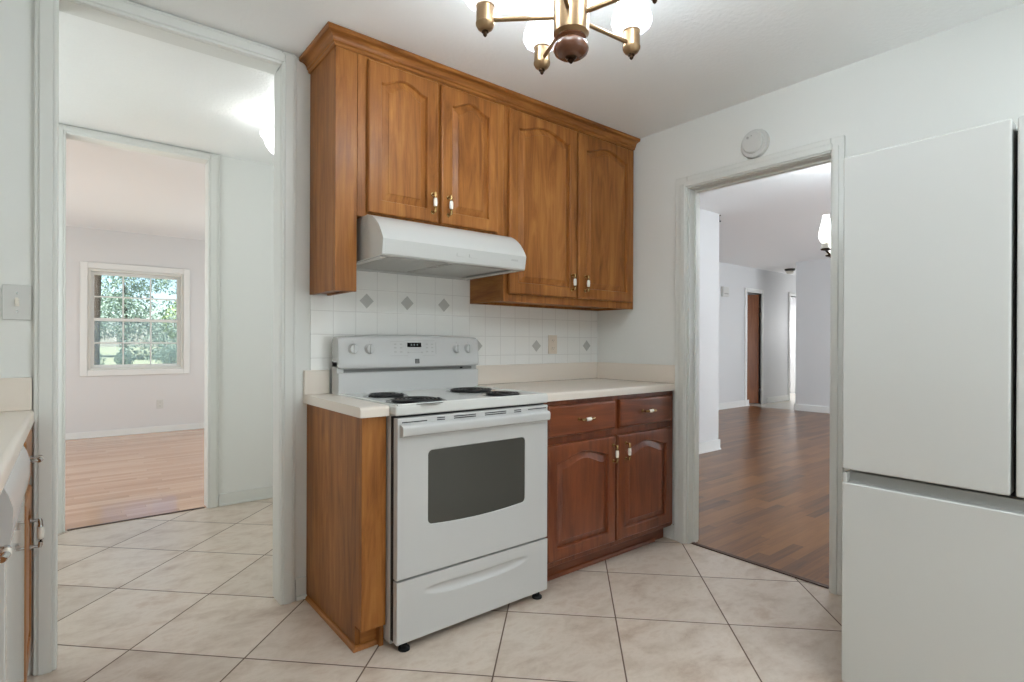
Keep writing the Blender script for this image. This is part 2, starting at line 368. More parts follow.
b.box(-2.3, Y2, 0, HX0 - .012, 1.85, 2.6); b.box(HX0 - .012, Y2, HT + .012, HX1 + .012, 1.85, 2.6); b.box(HX1 + .012, Y2, 0, 1.95, 1.85, 2.6)
struct('wall_hall_far', b, 'wall_paint', 'white hall wall with the second tall opening', 'wall')
b = MB(); b.box(-2.3, .1, 0, -2.2, Y2, 2.55); struct('wall_hall_left', b, 'wall_paint', 'white left end wall of the hall', 'wall')
b = MB(); b.box(XR, .1, 0, 1.95, Y2, 2.55); struct('wall_hall_right', b, 'wall_paint', 'white right end wall of the hall', 'wall')
WX0, WX1, WZ0, WZ1 = -.76, .22, .80, 2.01   # far window rough opening
b = MB()
b.box(-3.4, 5.66, 0, WX0, 5.8, 2.6); b.box(WX1, 5.66, 0, 2.3, 5.8, 2.6); b.box(WX0, 5.66, 0, WX1, 5.8, WZ0); b.box(WX0, 5.66, WZ1, WX1, 5.8, 2.6)
struct('wall_living_far', b, 'living_wall_paint', 'warm white far wall around the window', 'wall')
b = MB(); b.box(-3.4, 1.85, 0, -3.2, 5.66, 2.6); struct('wall_living_left', b, 'living_wall_paint', 'warm white left wall of the far room', 'wall')
b = MB(); b.box(2.2, 1.85, 0, 2.4, 5.66, 2.6); struct('wall_living_right', b, 'living_wall_paint', 'warm white right wall of the far room', 'wall')
b = MB(); b.box(1.95, .69, 0, 4.55, .80, 2.65); b.box(4.45, .80, 0, 4.55, 2.58, 2.65); struct('wall_dining_near', b, 'dining_wall_paint', 'short white wall end just inside the right doorway', 'wall')
BX0, BX1, BZ = 8.72, 9.26, 2.09
b = MB()
b.box(4.45, 2.58, 0, BX0, 2.68, 2.65); b.box(BX0, 2.58, BZ, BX1, 2.68, 2.65); b.box(BX1, 2.58, 0, 10.45, 2.68, 2.65)
b.box(10.45, 2.58, 2.12, 11.2, 2.68, 2.65); b.box(11.2, 2.58, 0, 12.2, 2.68, 2.65)
struct('wall_dining_far', b, 'dining_wall_paint', 'long white wall with the brown door', 'wall')
b = MB(); b.box(8.8, -4.1, 0, 8.92, 1.74, 2.65); b.box(8.92, 1.62, 0, 12.2, 1.74, 2.65); struct('wall_dining_right', b, 'dining_wall_paint', 'white wall panel right of the corridor', 'wall')
b = MB(); b.box(12.1, 1.74, 0, 12.2, 2.58, 2.65); struct('wall_corridor_end', b, 'dining_wall_paint', 'white end wall of the corridor', 'wall')
b = MB(); b.box(8.2, 4.1, 0, 12.2, 4.2, 2.65); b.box(8.2, 2.68, 0, 8.3, 4.1, 2.65); b.box(12.1, 2.68, 0, 12.2, 4.1, 2.65); b.box(9.9, 2.68, 0, 9.98, 4.1, 2.65)
struct('wall_closet', b, 'dining_wall_paint', 'white walls of the rooms behind the brown door', 'wall')
b = MB(); b.box(1.95, -4.2, 0, 8.8, -4.1, 2.65); struct('wall_dining_front', b, 'dining_wall_paint', 'white unseen wall of the brown floored room', 'wall')
area('far_room_light', (11.2, 3.6, 2.2), (-.3, -.4, -1), .8, .8, 26)
area('closet_fill', (8.9, 3.5, 2.3), (0, 0, -1), .5, .5, 3)  # added fill lamp, brightens behind the open brown door

# casings: stepped and rounded boards round an opening in an x-z wall
def casing(face_y, out, x0, x1, zt, wdt, wall_t, top_w=None, back=True):
    q = MB(); tw = top_w or wdt
    def board(ax0, az0, ax1, az1):
        q.box(ax0, face_y, az0, ax1, face_y + out * .02, az1, .006, 3)
    board(x0 - wdt, 0, x0, zt + tw); board(x1, 0, x1 + wdt, zt + tw); board(x0, zt, x1, zt + tw)
    for xa in (x0 - .012, x1): q.box(xa, face_y - out * .001, 0, xa + .012, face_y - out * wall_t, zt, .002, 1)   # jamb linings
    q.box(x0, face_y - out * .001, zt, x1, face_y - out * wall_t, zt + .012, .002, 1)
    for xa in (x0 - wdt, x1): q.box(xa + .012, face_y + out * .018, 0, xa + wdt - .012, face_y + out * .0235, zt + tw - .012, .005, 3)
    q.box(x0 - .012, face_y + out * .018, zt + .012, x1 + .012, face_y + out * .0235, zt + tw - .012, .005, 3)
    return q
struct('trim_3', casing(0, -1, LX0, LX1, LT, .064, .1, .062), 'trim_paint', 'tall white casing round the left kitchen opening', 'door casing')
struct('trim_4', casing(Y2, -1, HX0, HX1, HT, .07, .1, .05), 'trim_paint', 'white casing of the second opening in the hall', 'door casing')
q = MB()
def ybox(y0, z0, y1, z1, x0=XR, x1=XR - .018, bev=.005): q.box(x0, y0, z0, x1, y1, z1, bev, 3)
ybox(-.700, 0, -.622, DT + .073); ybox(-1.515, 0, D0 - .004, DT + .073); ybox(D0 - .004, DT + .004, -.700, DT + .073)
ybox(-.692, .0, -.66, DT + .03, XR - .016, XR - .025, .004); ybox(D0 - .012, .0, D0 - .04, DT + .03, XR - .016, XR - .025, .004); ybox(D0 - .012, DT + .012, -.692, DT + .045, XR - .016, XR - .025, .004)
q.box(XR, D1, 0, 1.95, D1 + .012, DT + .012, .002); q.box(XR, D0 - .012, 0, 1.95, D0, DT + .012, .002); q.box(XR, D0, DT, 1.95, D1, DT + .012, .002)
q.box(1.89, D1 - .012, 0, 1.925, D1, DT, .002); q.box(1.89, D0, 0, 1.925, D0 + .012, DT, .002); q.box(1.89, D0 + .012, DT - .012, 1.925, D1 - .012, DT, .002)
struct('trim_5', q, 'trim_paint', 'white casing round the right doorway beside the fridge', 'door casing')

def baseboard(name, x0, y0, x1, y1, h, label, m='trim_paint'):
    q = MB(); q.box(x0, y0, 0, x1, y1, h, .004, 2)
    if abs(x1 - x0) > abs(y1 - y0): q.box(x0, y0 - .012 if y0 < y1 else y0, 0, x1, y0, .018, .005)
    return struct(name, q, m, label, 'baseboard')
baseboard('baseboard_back', -.131, -.014, -.082, 0, .095, 'short white baseboard left of the base cabinet')
baseboard('baseboard_right', XR - .014, -.62, XR, -.545, .09, 'short white baseboard between cabinet and door casing')
baseboard('baseboard_hall', -.105, 1.736, XR, 1.75, .085, 'white baseboard along the hall wall')
baseboard('baseboard_living', -3.2, 5.645, 2.2, 5.66, .075, 'white baseboard under the far window', 'white_trim_paint')
baseboard('baseboard_dining_near', 1.96, .675, 4.565, .69, .11, 'white baseboard on the short wall end', 'white_trim_paint')
baseboard('baseboard_dining_far', 4.55, 2.565, 8.8, 2.58, .11, 'white baseboard left of the brown door', 'white_trim_paint')
baseboard('baseboard_corridor', 9.5, 2.565, 10.38, 2.58, .11, 'white baseboard in the corridor', 'white_trim_paint')
q = MB(); q.box(8.785, -4.1, 0, 8.8, 1.755, .11, .004); q.box(8.785, 1.74, 0, 12.1, 1.755, .11, .004)
struct('baseboard_dining_right', q, 'white_trim_paint', 'white baseboard right of the corridor mouth', 'baseboard')

# far double hung window
win = thing('window_1', 'white double hung window with small panes in the far room', 'window', (-.27, 5.66, .8), kind='structure')
q = MB()
for xa, xb, za, zb in ((WX0 - .07, WX0, WZ0 - .07, WZ1 + .07), (WX1, WX1 + .07, WZ0 - .07, WZ1 + .07), (WX0, WX1, WZ1, WZ1 + .07), (WX0, WX1, WZ0 - .07, WZ0)):
    q.box(xa, 5.638, za, xb, 5.66, zb, .005)
q.build('casing', 'white_trim_paint', win)
q = MB()
for xa, xb, za, zb in ((WX0, WX0 + .03, WZ0, WZ1), (WX1 - .03, WX1, WZ0, WZ1), (WX0 + .03, WX1 - .03, WZ1 - .03, WZ1), (WX0 + .03, WX1 - .03, WZ0, WZ0 + .025)):
    q.box(xa, 5.662, za, xb, 5.79, zb, .003)
q.build('jamb', 'trim_paint', win)
def sash(name, y, z0, z1, screen=False):
    x0, x1 = WX0 + .03, WX1 - .03; fr = .036; q = MB()
    q.box(x0, y, z0, x0 + fr, y + .03, z1, .003); q.box(x1 - fr, y, z0, x1, y + .03, z1, .003)
    q.box(x0 + fr, y, z0, x1 - fr, y + .03, z0 + fr, .003); q.box(x0 + fr, y, z1 - fr, x1 - fr, y + .03, z1, .003)
    gw = (x1 - x0 - 2 * fr); gh = z1 - z0 - 2 * fr
    for k in (1, 2): q.box(x0 + fr + gw * k / 3 - .008, y + .004, z0 + fr, x0 + fr + gw * k / 3 + .008, y + .026, z1 - fr, .003)
    q.box(x0 + fr, y + .003, z0 + fr + gh / 2 - .008, x1 - fr, y + .027, z0 + fr + gh / 2 + .008, .003)
    s = q.build(name, 'white_trim_paint', win)
    g = MB(); g.box(x0 + fr, y + .0135, z0 + fr, x1 - fr, y + .0165, z1 - fr); g.build('pane', 'window_glass', s)
zm = (WZ0 + WZ1) / 2
sash('lower_sash', 5.70, WZ0 + .025, zm + .02); sash('upper_sash', 5.735, zm - .018, WZ1 - .03)
q = MB(); q.box(WX0 + .034, 5.776, WZ0 + .03, WX1 - .034, 5.779, zm + .01); q.build('insect_screen', 'insect_screen', win)
q = MB(); q.tube([((WX0 + WX1) / 2 - .03, 5.712, zm + .024), ((WX0 + WX1) / 2 + .03, 5.712, zm + .024)], .009); q.build('lock', 'white_trim_paint', win)

# brown door in the long wall
dr = thing('door_1', 'open brown wooden door at the far end', 'door', (9.28, 2.7, 0), kind='structure')
q = MB(); q.prism([(9.228, 2.605), (9.256, 2.635), (8.90, 2.975), (8.872, 2.945)], 'z', .012, 2.07); q.build('leaf', 'brown_door_wood', dr)
for z in (.28, 1.78):
    q = MB(); q.tube([(9.244, 2.602, z - .05), (9.244, 2.602, z + .05)], .012); q.box(9.245, 2.585, z - .045, 9.259, 2.63, z + .045, .002); q.build('hinge', 'black_iron', dr)
struct('trim_6', casing(2.58, -1, BX0, BX1, BZ, .075, .1), 'white_trim_paint', 'white casing round the brown door', 'door casing')
struct('trim_7', casing(2.58, -1, 10.45, 11.2, 2.12, .07, .1), 'white_trim_paint', 'white casing of the bright corridor doorway', 'door casing')

# ------------------------------------------------------------------ cabinet doors and pulls
def front(u, w_, d, face, plane):
    """u along the front, w_ up, d outward"""
    return (u, plane - d, w_) if face == 'y' else (plane + d, u, w_)
def panel_door(name, parent, u0, u1, z0, z1, face, plane, arch=.055, stile=.056, t=.02, m='wood_upright'):
    NS, NT = 4, 40
    a, b_, bot, top = u0 + stile, u1 - stile, z0 + stile, z1 - stile * .85 - arch
    mid, half = (a + b_) / 2, (b_ - a) / 2
    def bell(s): s = abs(s); return 0 if s > .9 else (.5 * (1 + math.cos(PI * s / .9))) ** .7
    def loop(i, d):
        A, B, Z = a + i, b_ - i, bot + i; L = []
        for k in range(NS): L.append((A + (B - A) * k / NS, Z))
        T = top - i
        for k in range(NS): L.append((B, Z + (T - Z) * k / NS))
        for k in range(NT): s = 1 - 2 * k / NT; L.append((mid + s * (half - i), T + arch * bell(s)))
        for k in range(NS): L.append((A, T + (Z - T) * k / NS))
        return [front(u, w_, d, face, plane) for u, w_ in L]
    def rect(i, d):
        A, B, Z, T = u0 + i, u1 - i, z0 + i, z1 - i; L = []
        for k in range(NS): L.append((A + (B - A) * k / NS, Z))
        for k in range(NS): L.append((B, Z + (T - Z) * k / NS))
        for k in range(NT): L.append((B + (A - B) * k / NT, T))
        for k in range(NS): L.append((A, T + (Z - T) * k / NS))
        return [front(u, w_, d, face, plane) for u, w_ in L]
    q = MB()
    q.loft([rect(0, 0), rect(0, t * .55), rect(.004, t * .85), rect(.010, t), loop(0, t), loop(.0025, t - .002), loop(.004, t - .009), loop(.006, t - .013), loop(.011, t - .0135), loop(.036, t - .004), loop(.0375, t - .002), loop(.039, t - .0018)])
    return q.build(name, m, parent, smooth=28)
def slab_front(name, parent, u0, u1, z0, z1, face, plane, t=.02, m='wood_lengthwise'):
    q = MB()
    def rect(i, d): return [front(u, w_, d, face, plane) for u, w_ in ((u0 + i, z0 + i), (u1 - i, z0 + i), (u1 - i, z1 - i), (u0 + i, z1 - i))]
    q.loft([rect(0, 0), rect(0, t * .5), rect(.003, t * .8), rect(.010, t), rect(.012, t)]); return q.build(name, m, parent, smooth=30)
def pull(parent, u, w_, face, plane, vertical=True, L=.082, metal='brass'):
    """bail pull: two metal posts, a bar and a porcelain grip"""
    P = (lambda s, d: front(u, w_ + s, d, face, plane)) if vertical else (lambda s, d: front(u + s, w_, d, face, plane))
    q = MB(); h = L / 2
    for s in (-1, 1):
        q.tube([P(s * h, 0), P(s * h, .003), P(s * h, .004), P(s * h, .022)], .004, 10, [.009, .009, .0045, .0045])
        q.tube([P(s * (h + .004), .024), P(s * (h - .004), .026), P(s * (h - .014), .027), P(s * (h - .022), .027)], .005, 10, [.006, .007, .006, .008])
    q.mi = 1
    q.tube([P(-(h - .022), .027), P(-(h - .026), .027), P(0, .027), P(h - .026, .027), P(h - .022, .027)], .007, 14, [.006, .0085, .0095, .0085, .006])
    return q.build('handle', [metal, 'porcelain'], parent, smooth=50)

# ------------------------------------------------------------------ upper cabinets
YU = -.307
def crown():
    c = thing('crown_molding', 'brown wooden crown molding along the tops of the upper cabinets', 'molding', (.8, YU, 2.37))
    # profile (outward, z): cove between two beads
    P = [(0, 2.362), (.006, 2.362), (.010, 2.368), (.010, 2.374), (.016, 2.378)]
    for k in range(9):
        a = k / 8 * PI / 2; P.append((.016 + .026 * (1 - math.cos(a)), 2.379 + .024 * math.sin(a)))
    P += [(.045, 2.404), (.050, 2.409), (.050, 2.421), (.0, 2.421)]
    x0, x1 = -.0692, XR - .001
    q = MB(); q.loft([[(x0 - o, YU - o, z) for o, z in P], [(x1, YU - o, z) for o, z in P]]); q.build('front_molding', 'wood_lengthwise', c, smooth=25)
    q = MB(); q.loft([[(x0 - o, YU - o, z) for o, z in P], [(x0 - o, -.001, z) for o, z in P]]); q.build('return_molding', 'wood_crosswise', c, smooth=25)
crown()
def carcass(q, x0, x1, y0, y1, z0, z1, t=.016, rec=.014):
    q.box(x0, y0, z0, x0 + t, y1, z1, .001, 1); q.box(x1 - t, y0, z0, x1, y1, z1, .001, 1)
    q.box(x0 + t, y0, z0 + rec, x1 - t, y1, z0 + rec + t); q.box(x0 + t, y0, z1 - t, x1 - t, y1, z1); q.box(x0 + t, y1 - .008, z0 + rec + t, x1 - t, y1, z1 - t)
def frame(parent, x0, x1, z0, z1, yb, yf, stiles, rails, m='wood_upright'):
    q = MB()
    for a, b_ in stiles: q.box(a, yf, z0, b_, yb, z1, .0015, 1)
    for a, b_, c, d in rails: q.box(c, yf, a, d, yb, b_, .0015, 1)
    return q.build('face_frame', m, parent)
c = thing('upper_cabinet', 'narrow upright filler cabinet at the left end of the upper cabinets', 'cabinet', (-.022, 0, 1.364), 'upper cabinets')
q = MB(); q.box(-.0692, YU + .018, 1.364, -.051, -.001, 2.42, .001, 1); q.box(.010, YU + .018, 1.364, .0235, -.001, 2.42, .001, 1)
q.box(-.051, YU + .018, 1.372, .010, -.001, 1.386); q.box(-.051, -.01, 1.386, .010, -.001, 2.42); q.build('body', 'wood_upright', c)
q = MB(); q.box(-.0692, YU, 1.362, .0235, YU + .018, 2.40, .002); q.build('face_panel', 'wood_upright', c)
c = thing('upper_cabinet', 'short double door upper cabinet above the white range hood', 'cabinet', (.41, 0, 1.68), 'upper cabinets')
q = MB(); carcass(q, .0245, .805, YU + .018, -.001, 1.682, 2.42, rec=.0); q.build('body', 'wood_crosswise', c)
frame(c, .0245, .805, 1.682, 2.40, YU + .018, YU, ((.0245, .072), (.395, .445), (.742, .805)), ((1.682, 1.715, .072, .395), (1.682, 1.715, .445, .742), (2.335, 2.40, .072, .395), (2.335, 2.40, .445, .742)))
d = panel_door('door', c, .064, .405, 1.700, 2.347, 'y', YU - .004, arch=.036); pull(d, .3735, 1.785, 'y', YU - .024)
d = panel_door('door', c, .423, .755, 1.700, 2.347, 'y', YU - .004, arch=.036); pull(d, .458, 1.785, 'y', YU - .024)
c = thing('upper_cabinet', 'tall double door upper cabinet in the corner, hanging over the counter', 'cabinet', (1.32, 0, 1.364), 'upper cabinets')
q = MB(); carcass(q, .806, XR - .002, YU + .018, -.001, 1.364, 2.42); q.box(.822, -.025, 1.364, XR - .02, -.001, 1.378); q.build('body', 'wood_crosswise', c)
frame(c, .806, XR, 1.362, 2.40, YU + .018, YU, ((.806, .842), (1.30, 1.345), (1.79, XR - .002)), ((1.362, 1.412, .842, 1.30), (1.362, 1.412, 1.345, 1.79), (2.335, 2.40, .842, 1.30), (2.335, 2.40, 1.345, 1.79)))
d = panel_door('door', c, .829, 1.316, 1.402, 2.347, 'y', YU - .004, arch=.04); pull(d, 1.272, 1.488, 'y', YU - .024)
d = panel_door('door', c, 1.333, 1.812, 1.402, 2.347, 'y', YU - .004, arch=.04); pull(d, 1.380, 1.488, 'y', YU - .024)

# ------------------------------------------------------------------ base cabinets and countertop
YB, XL = -.602, -.0795
c = thing('base_cabinet', 'narrow brown base cabinet end panel left of the range', 'cabinet', (-.04, -.3, 0), 'base cabinets')
q = MB(); q.prism([(-.001, 0), (-.001, .875), (YB + .018, .875), (YB + .018, .088), (-.545, .088), (-.545, 0)], 'x', XL, XL + .018)
q.box(.001, YB + .018, .0, .017, -.001, .875); q.box(XL + .018, -.02, .0, .001, -.001, .875); q.build('body', 'wood_upright', c)
q = MB(); q.box(XL, YB, .085, .017, YB + .018, .875, .0015); q.build('face_panel', 'wood_upright', c)
q = MB(); q.box(XL + .018, -.552, 0, .017, -.538, .088); q.build('toe_kick', 'wood_lengthwise', c)
q = MB()
for k in range(1):
    arc = [(0, 0)] + [(.014 * math.cos(a * PI / 12), .018 * math.sin(a * PI / 12)) for a in range(7)]
    q.loft([[(XL - o, -.552 - o, z) for o, z in arc], [(XL - o, -.03, z) for o, z in arc]]); q.loft([[(XL - o, -.552 - o, z) for o, z in arc], [(.017, -.552 - o, z) for o, z in arc]])
q.build('shoe_molding', 'wood_crosswise', c)

c = thing('base_cabinet', 'brown double door base cabinet with two drawers right of the range', 'cabinet', (1.3, -.3, 0), 'base cabinets')
q = MB(); q.prism([(-.001, 0), (-.001, .875), (YB + .018, .875), (YB + .018, .085), (-.54, .085), (-.54, 0)], 'x', .789, .803)
q.prism([(-.001, 0), (-.001, .875), (YB + .018, .875), (YB + .018, .085), (-.54, .085), (-.54, 0)], 'x', XR - .02, XR - .002)
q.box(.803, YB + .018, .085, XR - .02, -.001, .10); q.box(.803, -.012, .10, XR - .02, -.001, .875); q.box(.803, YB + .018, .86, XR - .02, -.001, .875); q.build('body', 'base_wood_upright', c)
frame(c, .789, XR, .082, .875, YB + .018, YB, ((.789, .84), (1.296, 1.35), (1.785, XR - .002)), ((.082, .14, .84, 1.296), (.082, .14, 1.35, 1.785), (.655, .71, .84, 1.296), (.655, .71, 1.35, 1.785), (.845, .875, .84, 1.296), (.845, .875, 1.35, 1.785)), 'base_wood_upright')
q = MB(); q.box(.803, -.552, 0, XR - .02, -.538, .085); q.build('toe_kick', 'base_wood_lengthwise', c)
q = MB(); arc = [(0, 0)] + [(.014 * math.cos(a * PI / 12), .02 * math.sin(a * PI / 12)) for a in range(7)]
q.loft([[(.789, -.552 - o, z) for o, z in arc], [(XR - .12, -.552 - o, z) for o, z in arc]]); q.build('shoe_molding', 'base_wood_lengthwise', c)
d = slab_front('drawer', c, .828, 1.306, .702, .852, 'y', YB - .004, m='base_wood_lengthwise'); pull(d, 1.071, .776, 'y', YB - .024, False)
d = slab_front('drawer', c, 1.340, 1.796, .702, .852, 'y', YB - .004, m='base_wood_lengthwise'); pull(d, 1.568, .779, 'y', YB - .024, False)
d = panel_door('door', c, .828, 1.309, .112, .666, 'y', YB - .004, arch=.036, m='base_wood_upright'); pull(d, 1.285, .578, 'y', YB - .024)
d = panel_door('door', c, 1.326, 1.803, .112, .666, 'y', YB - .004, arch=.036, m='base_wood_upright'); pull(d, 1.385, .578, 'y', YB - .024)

def top_profile(y0, yf, z0=.876, z1=.914, r=.012):
    P = [(y0, z0), (yf, z0)]
    for k in range(7): a = k / 6 * PI / 2; P.append((yf + r - r * math.cos(a), z1 - r + r * math.sin(a)))
    P.append((y0, z1)); return P
c = thing('countertop', 'short piece of pale laminate countertop left of the range', 'countertop', (-.05, -.3, .876), 'laminate countertops')
q = MB(); q.prism(top_profile(-.001, -.628), 'x', -.0965, .017); q.build('slab', 'laminate', c, smooth=40)
q = MB(); q.box(-.0965, -.021, .914, .017, -.001, 1.022, .003); q.build('backsplash', 'laminate', c)
c = thing('countertop', 'long pale laminate countertop between the range and the right wall', 'countertop', (1.3, -.3, .876), 'laminate countertops')
q = MB(); q.prism(top_profile(-.001, -.628), 'x', 0.787, XR - .002); q.build('slab', 'laminate', c, smooth=40)
q = MB(); q.box(.787, -.021, .914, XR - .002, -.001, 1.022, .003); q.box(XR - .021, -.626, .914, XR - .002, -.021, 1.022, .003); q.build('backsplash', 'laminate', c)
q = MB(); q.box(.787, -.0225, .9142, XR - .022, -.0205, .9155); q.box(XR - .0235, -.62, .9142, XR - .0215, -.0225, .9155); q.build('seam', 'laminate_seam', c)

t = thing('tile_backsplash', 'pale grey square wall tile behind the range with diamond accents', 'wall tile', (.9, 0, 1.2))
q = MB(); q.prism([(-.066, 1.0225), (XR - .001, 1.0225), (XR - .001, 1.3635), (.8055, 1.3635), (.8055, 1.6815), (.024, 1.6815), (.024, 1.3635), (-.066, 1.3635)], 'y', -.007, -.0005); q.build('tile_field', 'wall_tile', t)
for x, z in ((.202, 1.349), (.420, 1.349), (.638, 1.349), (.856, 1.131), (1.297, 1.131), (1.739, 1.131)):
    q = MB(); r = .036; q.loft([[(x + u * (r - e), -.007 - d, z + v * (r - e)) for u, v in ((1, 0), (0, 1), (-1, 0), (0, -1))] for e, d in ((0, -.002), (0, .0004), (.002, .0012))]); q.build('diamond_accent', 'grey_accent_tile', t)

# ------------------------------------------------------------------ range hood
h = thing('range_hood', 'white under-cabinet range hood above the range', 'range hood', (.42, 0, 1.5))
HXa, HXb = .047, .787
prof = [(-.0075, 1.680), (-.36, 1.680), (-.395, 1.672), (-.43, 1.653), (-.465, 1.625), (-.490, 1.592), (-.500, 1.577), (-.508, 1.562), (-.498, 1.503), (-.492, 1.497), (-.47, 1.497), (-.47, 1.515), (-.0075, 1.515)]
q = MB(); q.prism(prof[:8] + [(-.47, 1.566), (-.45, 1.60), (-.3, 1.62), (-.0075, 1.62)], 'x', HXa + .012, HXb - .012)
side = prof[:10] + [(-.0075, 1.492)]
q.prism(side, 'x', HXa, HXa + .012); q.prism(side, 'x', HXb - .012, HXb)
q.box(HXa + .012, -.016, 1.492, HXb - .012, -.0075, 1.62)
q.build('shell', 'hood_white', h, smooth=28)
q = MB(); q.prism([(-.508, 1.562), (-.498, 1.503), (-.492, 1.497), (-.455, 1.497), (-.455, 1.51), (-.478, 1.562)], 'x', HXa + .0125, HXb - .0125); q.build('control_panel', 'hood_white', h, smooth=28)
q = MB(); q.box(HXa + .013, -.454, 1.512, HXb - .013, -.017, 1.518); q.build('pan', 'hood_filter', h)
for a, b_ in ((HXa + .05, .395), (.405, HXb - .06)):
    q = MB(); q.box(a, -.44, 1.502, b_, -.03, 1.511, .003)
    for k in range(12): y = -.43 + k * .033; q.box(a + .012, y, 1.4995, b_ - .012, y + .02, 1.502)
    q.build('filter', 'hood_filter', h)
for a in (HXa + .014, HXb - .04):
    q = MB(); q.box(a, -.45, 1.494, a + .026, -.02, 1.500, .002); q.build('rail', 'white_plastic', h)
def on_front(s, x0, x1, z0, z1, d=.0012):
    f = lambda z: -.498 - (z - 1.503) / .063 * .010
    s.loft([[(x0, f(z0) + .0005, z0), (x1, f(z0) + .0005, z0), (x1, f(z1) + .0005, z1), (x0, f(z1) + .0005, z1)], [(x0, f(z0) - d, z0), (x1, f(z0) - d, z0), (x1, f(z1) - d, z1), (x0, f(z1) - d, z1)]])
for k, x in enumerate((.395, .46)):
    q = MB(); on_front(q, x, x + .045, 1.526, 1.540, .002); q.build('switch', 'hood_white', h)
q = MB()
for k in range(4): on_front(q, .70 + k * .010, .707 + k * .010, 1.535, 1.543)
q.build('emblem', 'print_grey', h)

# ------------------------------------------------------------------ range
r = thing('range', 'white freestanding electric range with black coil burners', 'stove', (.4, -.37, 0))
def fit(v):
    x, y, z = v; f = min(1, max(0, (y + .70) / .53))
    return (.02 + x * 1.008, y + .027 + .018 * f, z * .69 if z < .045 else z - .015 + z * .0235)
MB.fit = None
_build = MB.build
def fitted(s, *a, **k):
    if MB.fit:
        for v in s.bm.verts: v.co = MB.fit(v.co)
    return _build(s, *a, **k)
MB.build = fitted
MB.fit = fit
q = MB(); q.box(.002, -.655, .028, .755, -.085, .885, .004); q.build('body', 'white_enamel', r)
q = MB(); q.box(.004, -.672, .05, .753, -.655, .868); q.build('front_gap_shade', 'dark_gap', r)  # dark plate stands in for the shade in the gap round the door
# cooktop with rolled rim
q = MB(); q.box(.0, -.700, .872, .757, -.085, .910, .008, 3)
q.tube([(.009, -.692, .9085), (.748, -.692, .9085)], .007); q.tube([(.008, -.69, .9085), (.008, -.09, .9085)], .0055); q.tube([(.749, -.69, .9085), (.749, -.09, .9085)], .0055)
q.build('cooktop', 'white_cooktop', r, smooth=40)
def coil_pts(cx, cy, R, z, turns):
    P = []; n = 44 * turns
    for k in range(int(n) + 1):
        f = k / n; a = 2 * PI * turns * f; rad = .02 + (R - .02) * f; P.append((cx + rad * math.cos(a), cy + rad * math.sin(a), z))
    P.append((cx + R + .012, cy + .006, z - .006)); return P
for x, y, R, tn in ((.144, -.596, .098, 5), (.136, -.347, .074, 4), (.568, -.3635, .098, 5), (.576, -.596, .074, 4)):
    q = MB(); q.lathe([(R + .020, .9095), (R + .021, .9115), (R + .016, .9125), (R + .010, .9105), (R * .5, .9103), (.02, .9102)], (x, y, 0), 40); bu = q.build('burner', 'drip_chrome', r, smooth=60)
    q = MB(); q.tube(coil_pts(x, y, R, .9160, tn), .0046, 8)
    for k in range(3):
        a = 2 * PI * k / 3 + .4; q.box(x - .003, y - .003, .9115, x + .003, y + .003, .9145)
        q.tube([(x, y, .9135), (x + math.cos(a) * R, y + math.sin(a) * R, .9135)], .0022, 6)
    q.build('coil', 'black_coil', bu, smooth=60)
# backguard: lower riser and overhanging control console
q = MB(); q.box(.0, -.165, .905, .757, -.085, 1.001, .003); q.box(.0, -.146, 1.0, .757, -.085, 1.05); q.build('riser', 'white_enamel', r)
def con(x):
    # slight crown in the top edge and forward bulge in the middle
    s = (x - .3785) / .3785; tz = 1.163 + .010 * (1 - s * s); bul = .012 * (1 - s * s); y0 = -.172 - bul
    return [(-.085, 1.026), (y0 + .028, 1.019), (y0 + .004, 1.022), (y0, 1.030), (y0 + .001, 1.048), (y0 + .010, tz - .018), (y0 + .016, tz - .006), (y0 + .026, tz), (-.10, tz), (-.085, tz - .012)]
xs = [0, .004, .010] + [.03 + .6975 * k / 20 for k in range(21)] + [.747, .753, .757]
L = []
for i, x in enumerate(xs):
    ed = {0: .009, 1: .004, 2: .001}.get(min(i, len(xs) - 1 - i), 0)
    P = con(x); cy, cz = -.12, 1.095
    L.append([(x, cy + (y - cy) * (1 - ed * 7), cz + (z - cz) * (1 - ed * 7)) for y, z in P])
q = MB(); q.loft(L); q.build('control_console', 'white_enamel', r, smooth=38)
q = MB(); q.box(.03, -.1475, 1.003, .725, -.1455, 1.017); q.build('vent_slot', 'vent_shade_grey', r)  # grey strip paints the shadow line below the console overhang
q = MB(); q.box(.652, -.1488, 1.006, .668, -.1470, 1.014); q.build('vent_hole', 'dark_gap', r)
def face_y(x, z):
    P = con(x); y0 = P[3][0]; tz = P[5][1]; return y0 + .001 + (z - 1.048) / (tz - 1.048) * .009
for x in (.0645, .141, .613, .687):
    z = 1.108; y = face_y(x, z)
    q = MB(); q.lathe([(.0235, .002), (.0235, -.003), (.0215, -.005), (.019, -.015), (.0175, -.0165)], (x, y, z), 28, 'y'); 
    q.box(x - .0035, y - .024, z - .019, x + .0035, y - .014, z + .019, .002); q.build('knob', 'white_enamel', r, smooth=40)
    q = MB(); q.box(x - .004, y - .0008, z - .038, x + .004, y + .001, z - .0355); q.build('knob_mark', 'print_grey', r)
    q = MB(); q.box(x - .001, y - .0008, z + .029, x + .001, y + .001, z + .034); q.build('knob_tick', 'print_grey', r)
def plate(nm, m, x0, x1, z0, z1, d=.001, par=r):
    q = MB(); q.loft([[(x0, face_y(x0, z0) + .003, z0), (x1, face_y(x1, z0) + .003, z0), (x1, face_y(x1, z1) + .003, z1), (x0, face_y(x0, z1) + .003, z1)],
                      [(x0, face_y(x0, z0) - d, z0), (x1, face_y(x1, z0) - d, z0), (x1, face_y(x1, z1) - d, z1), (x0, face_y(x0, z1) - d, z1)]]); return q.build(nm, m, par)
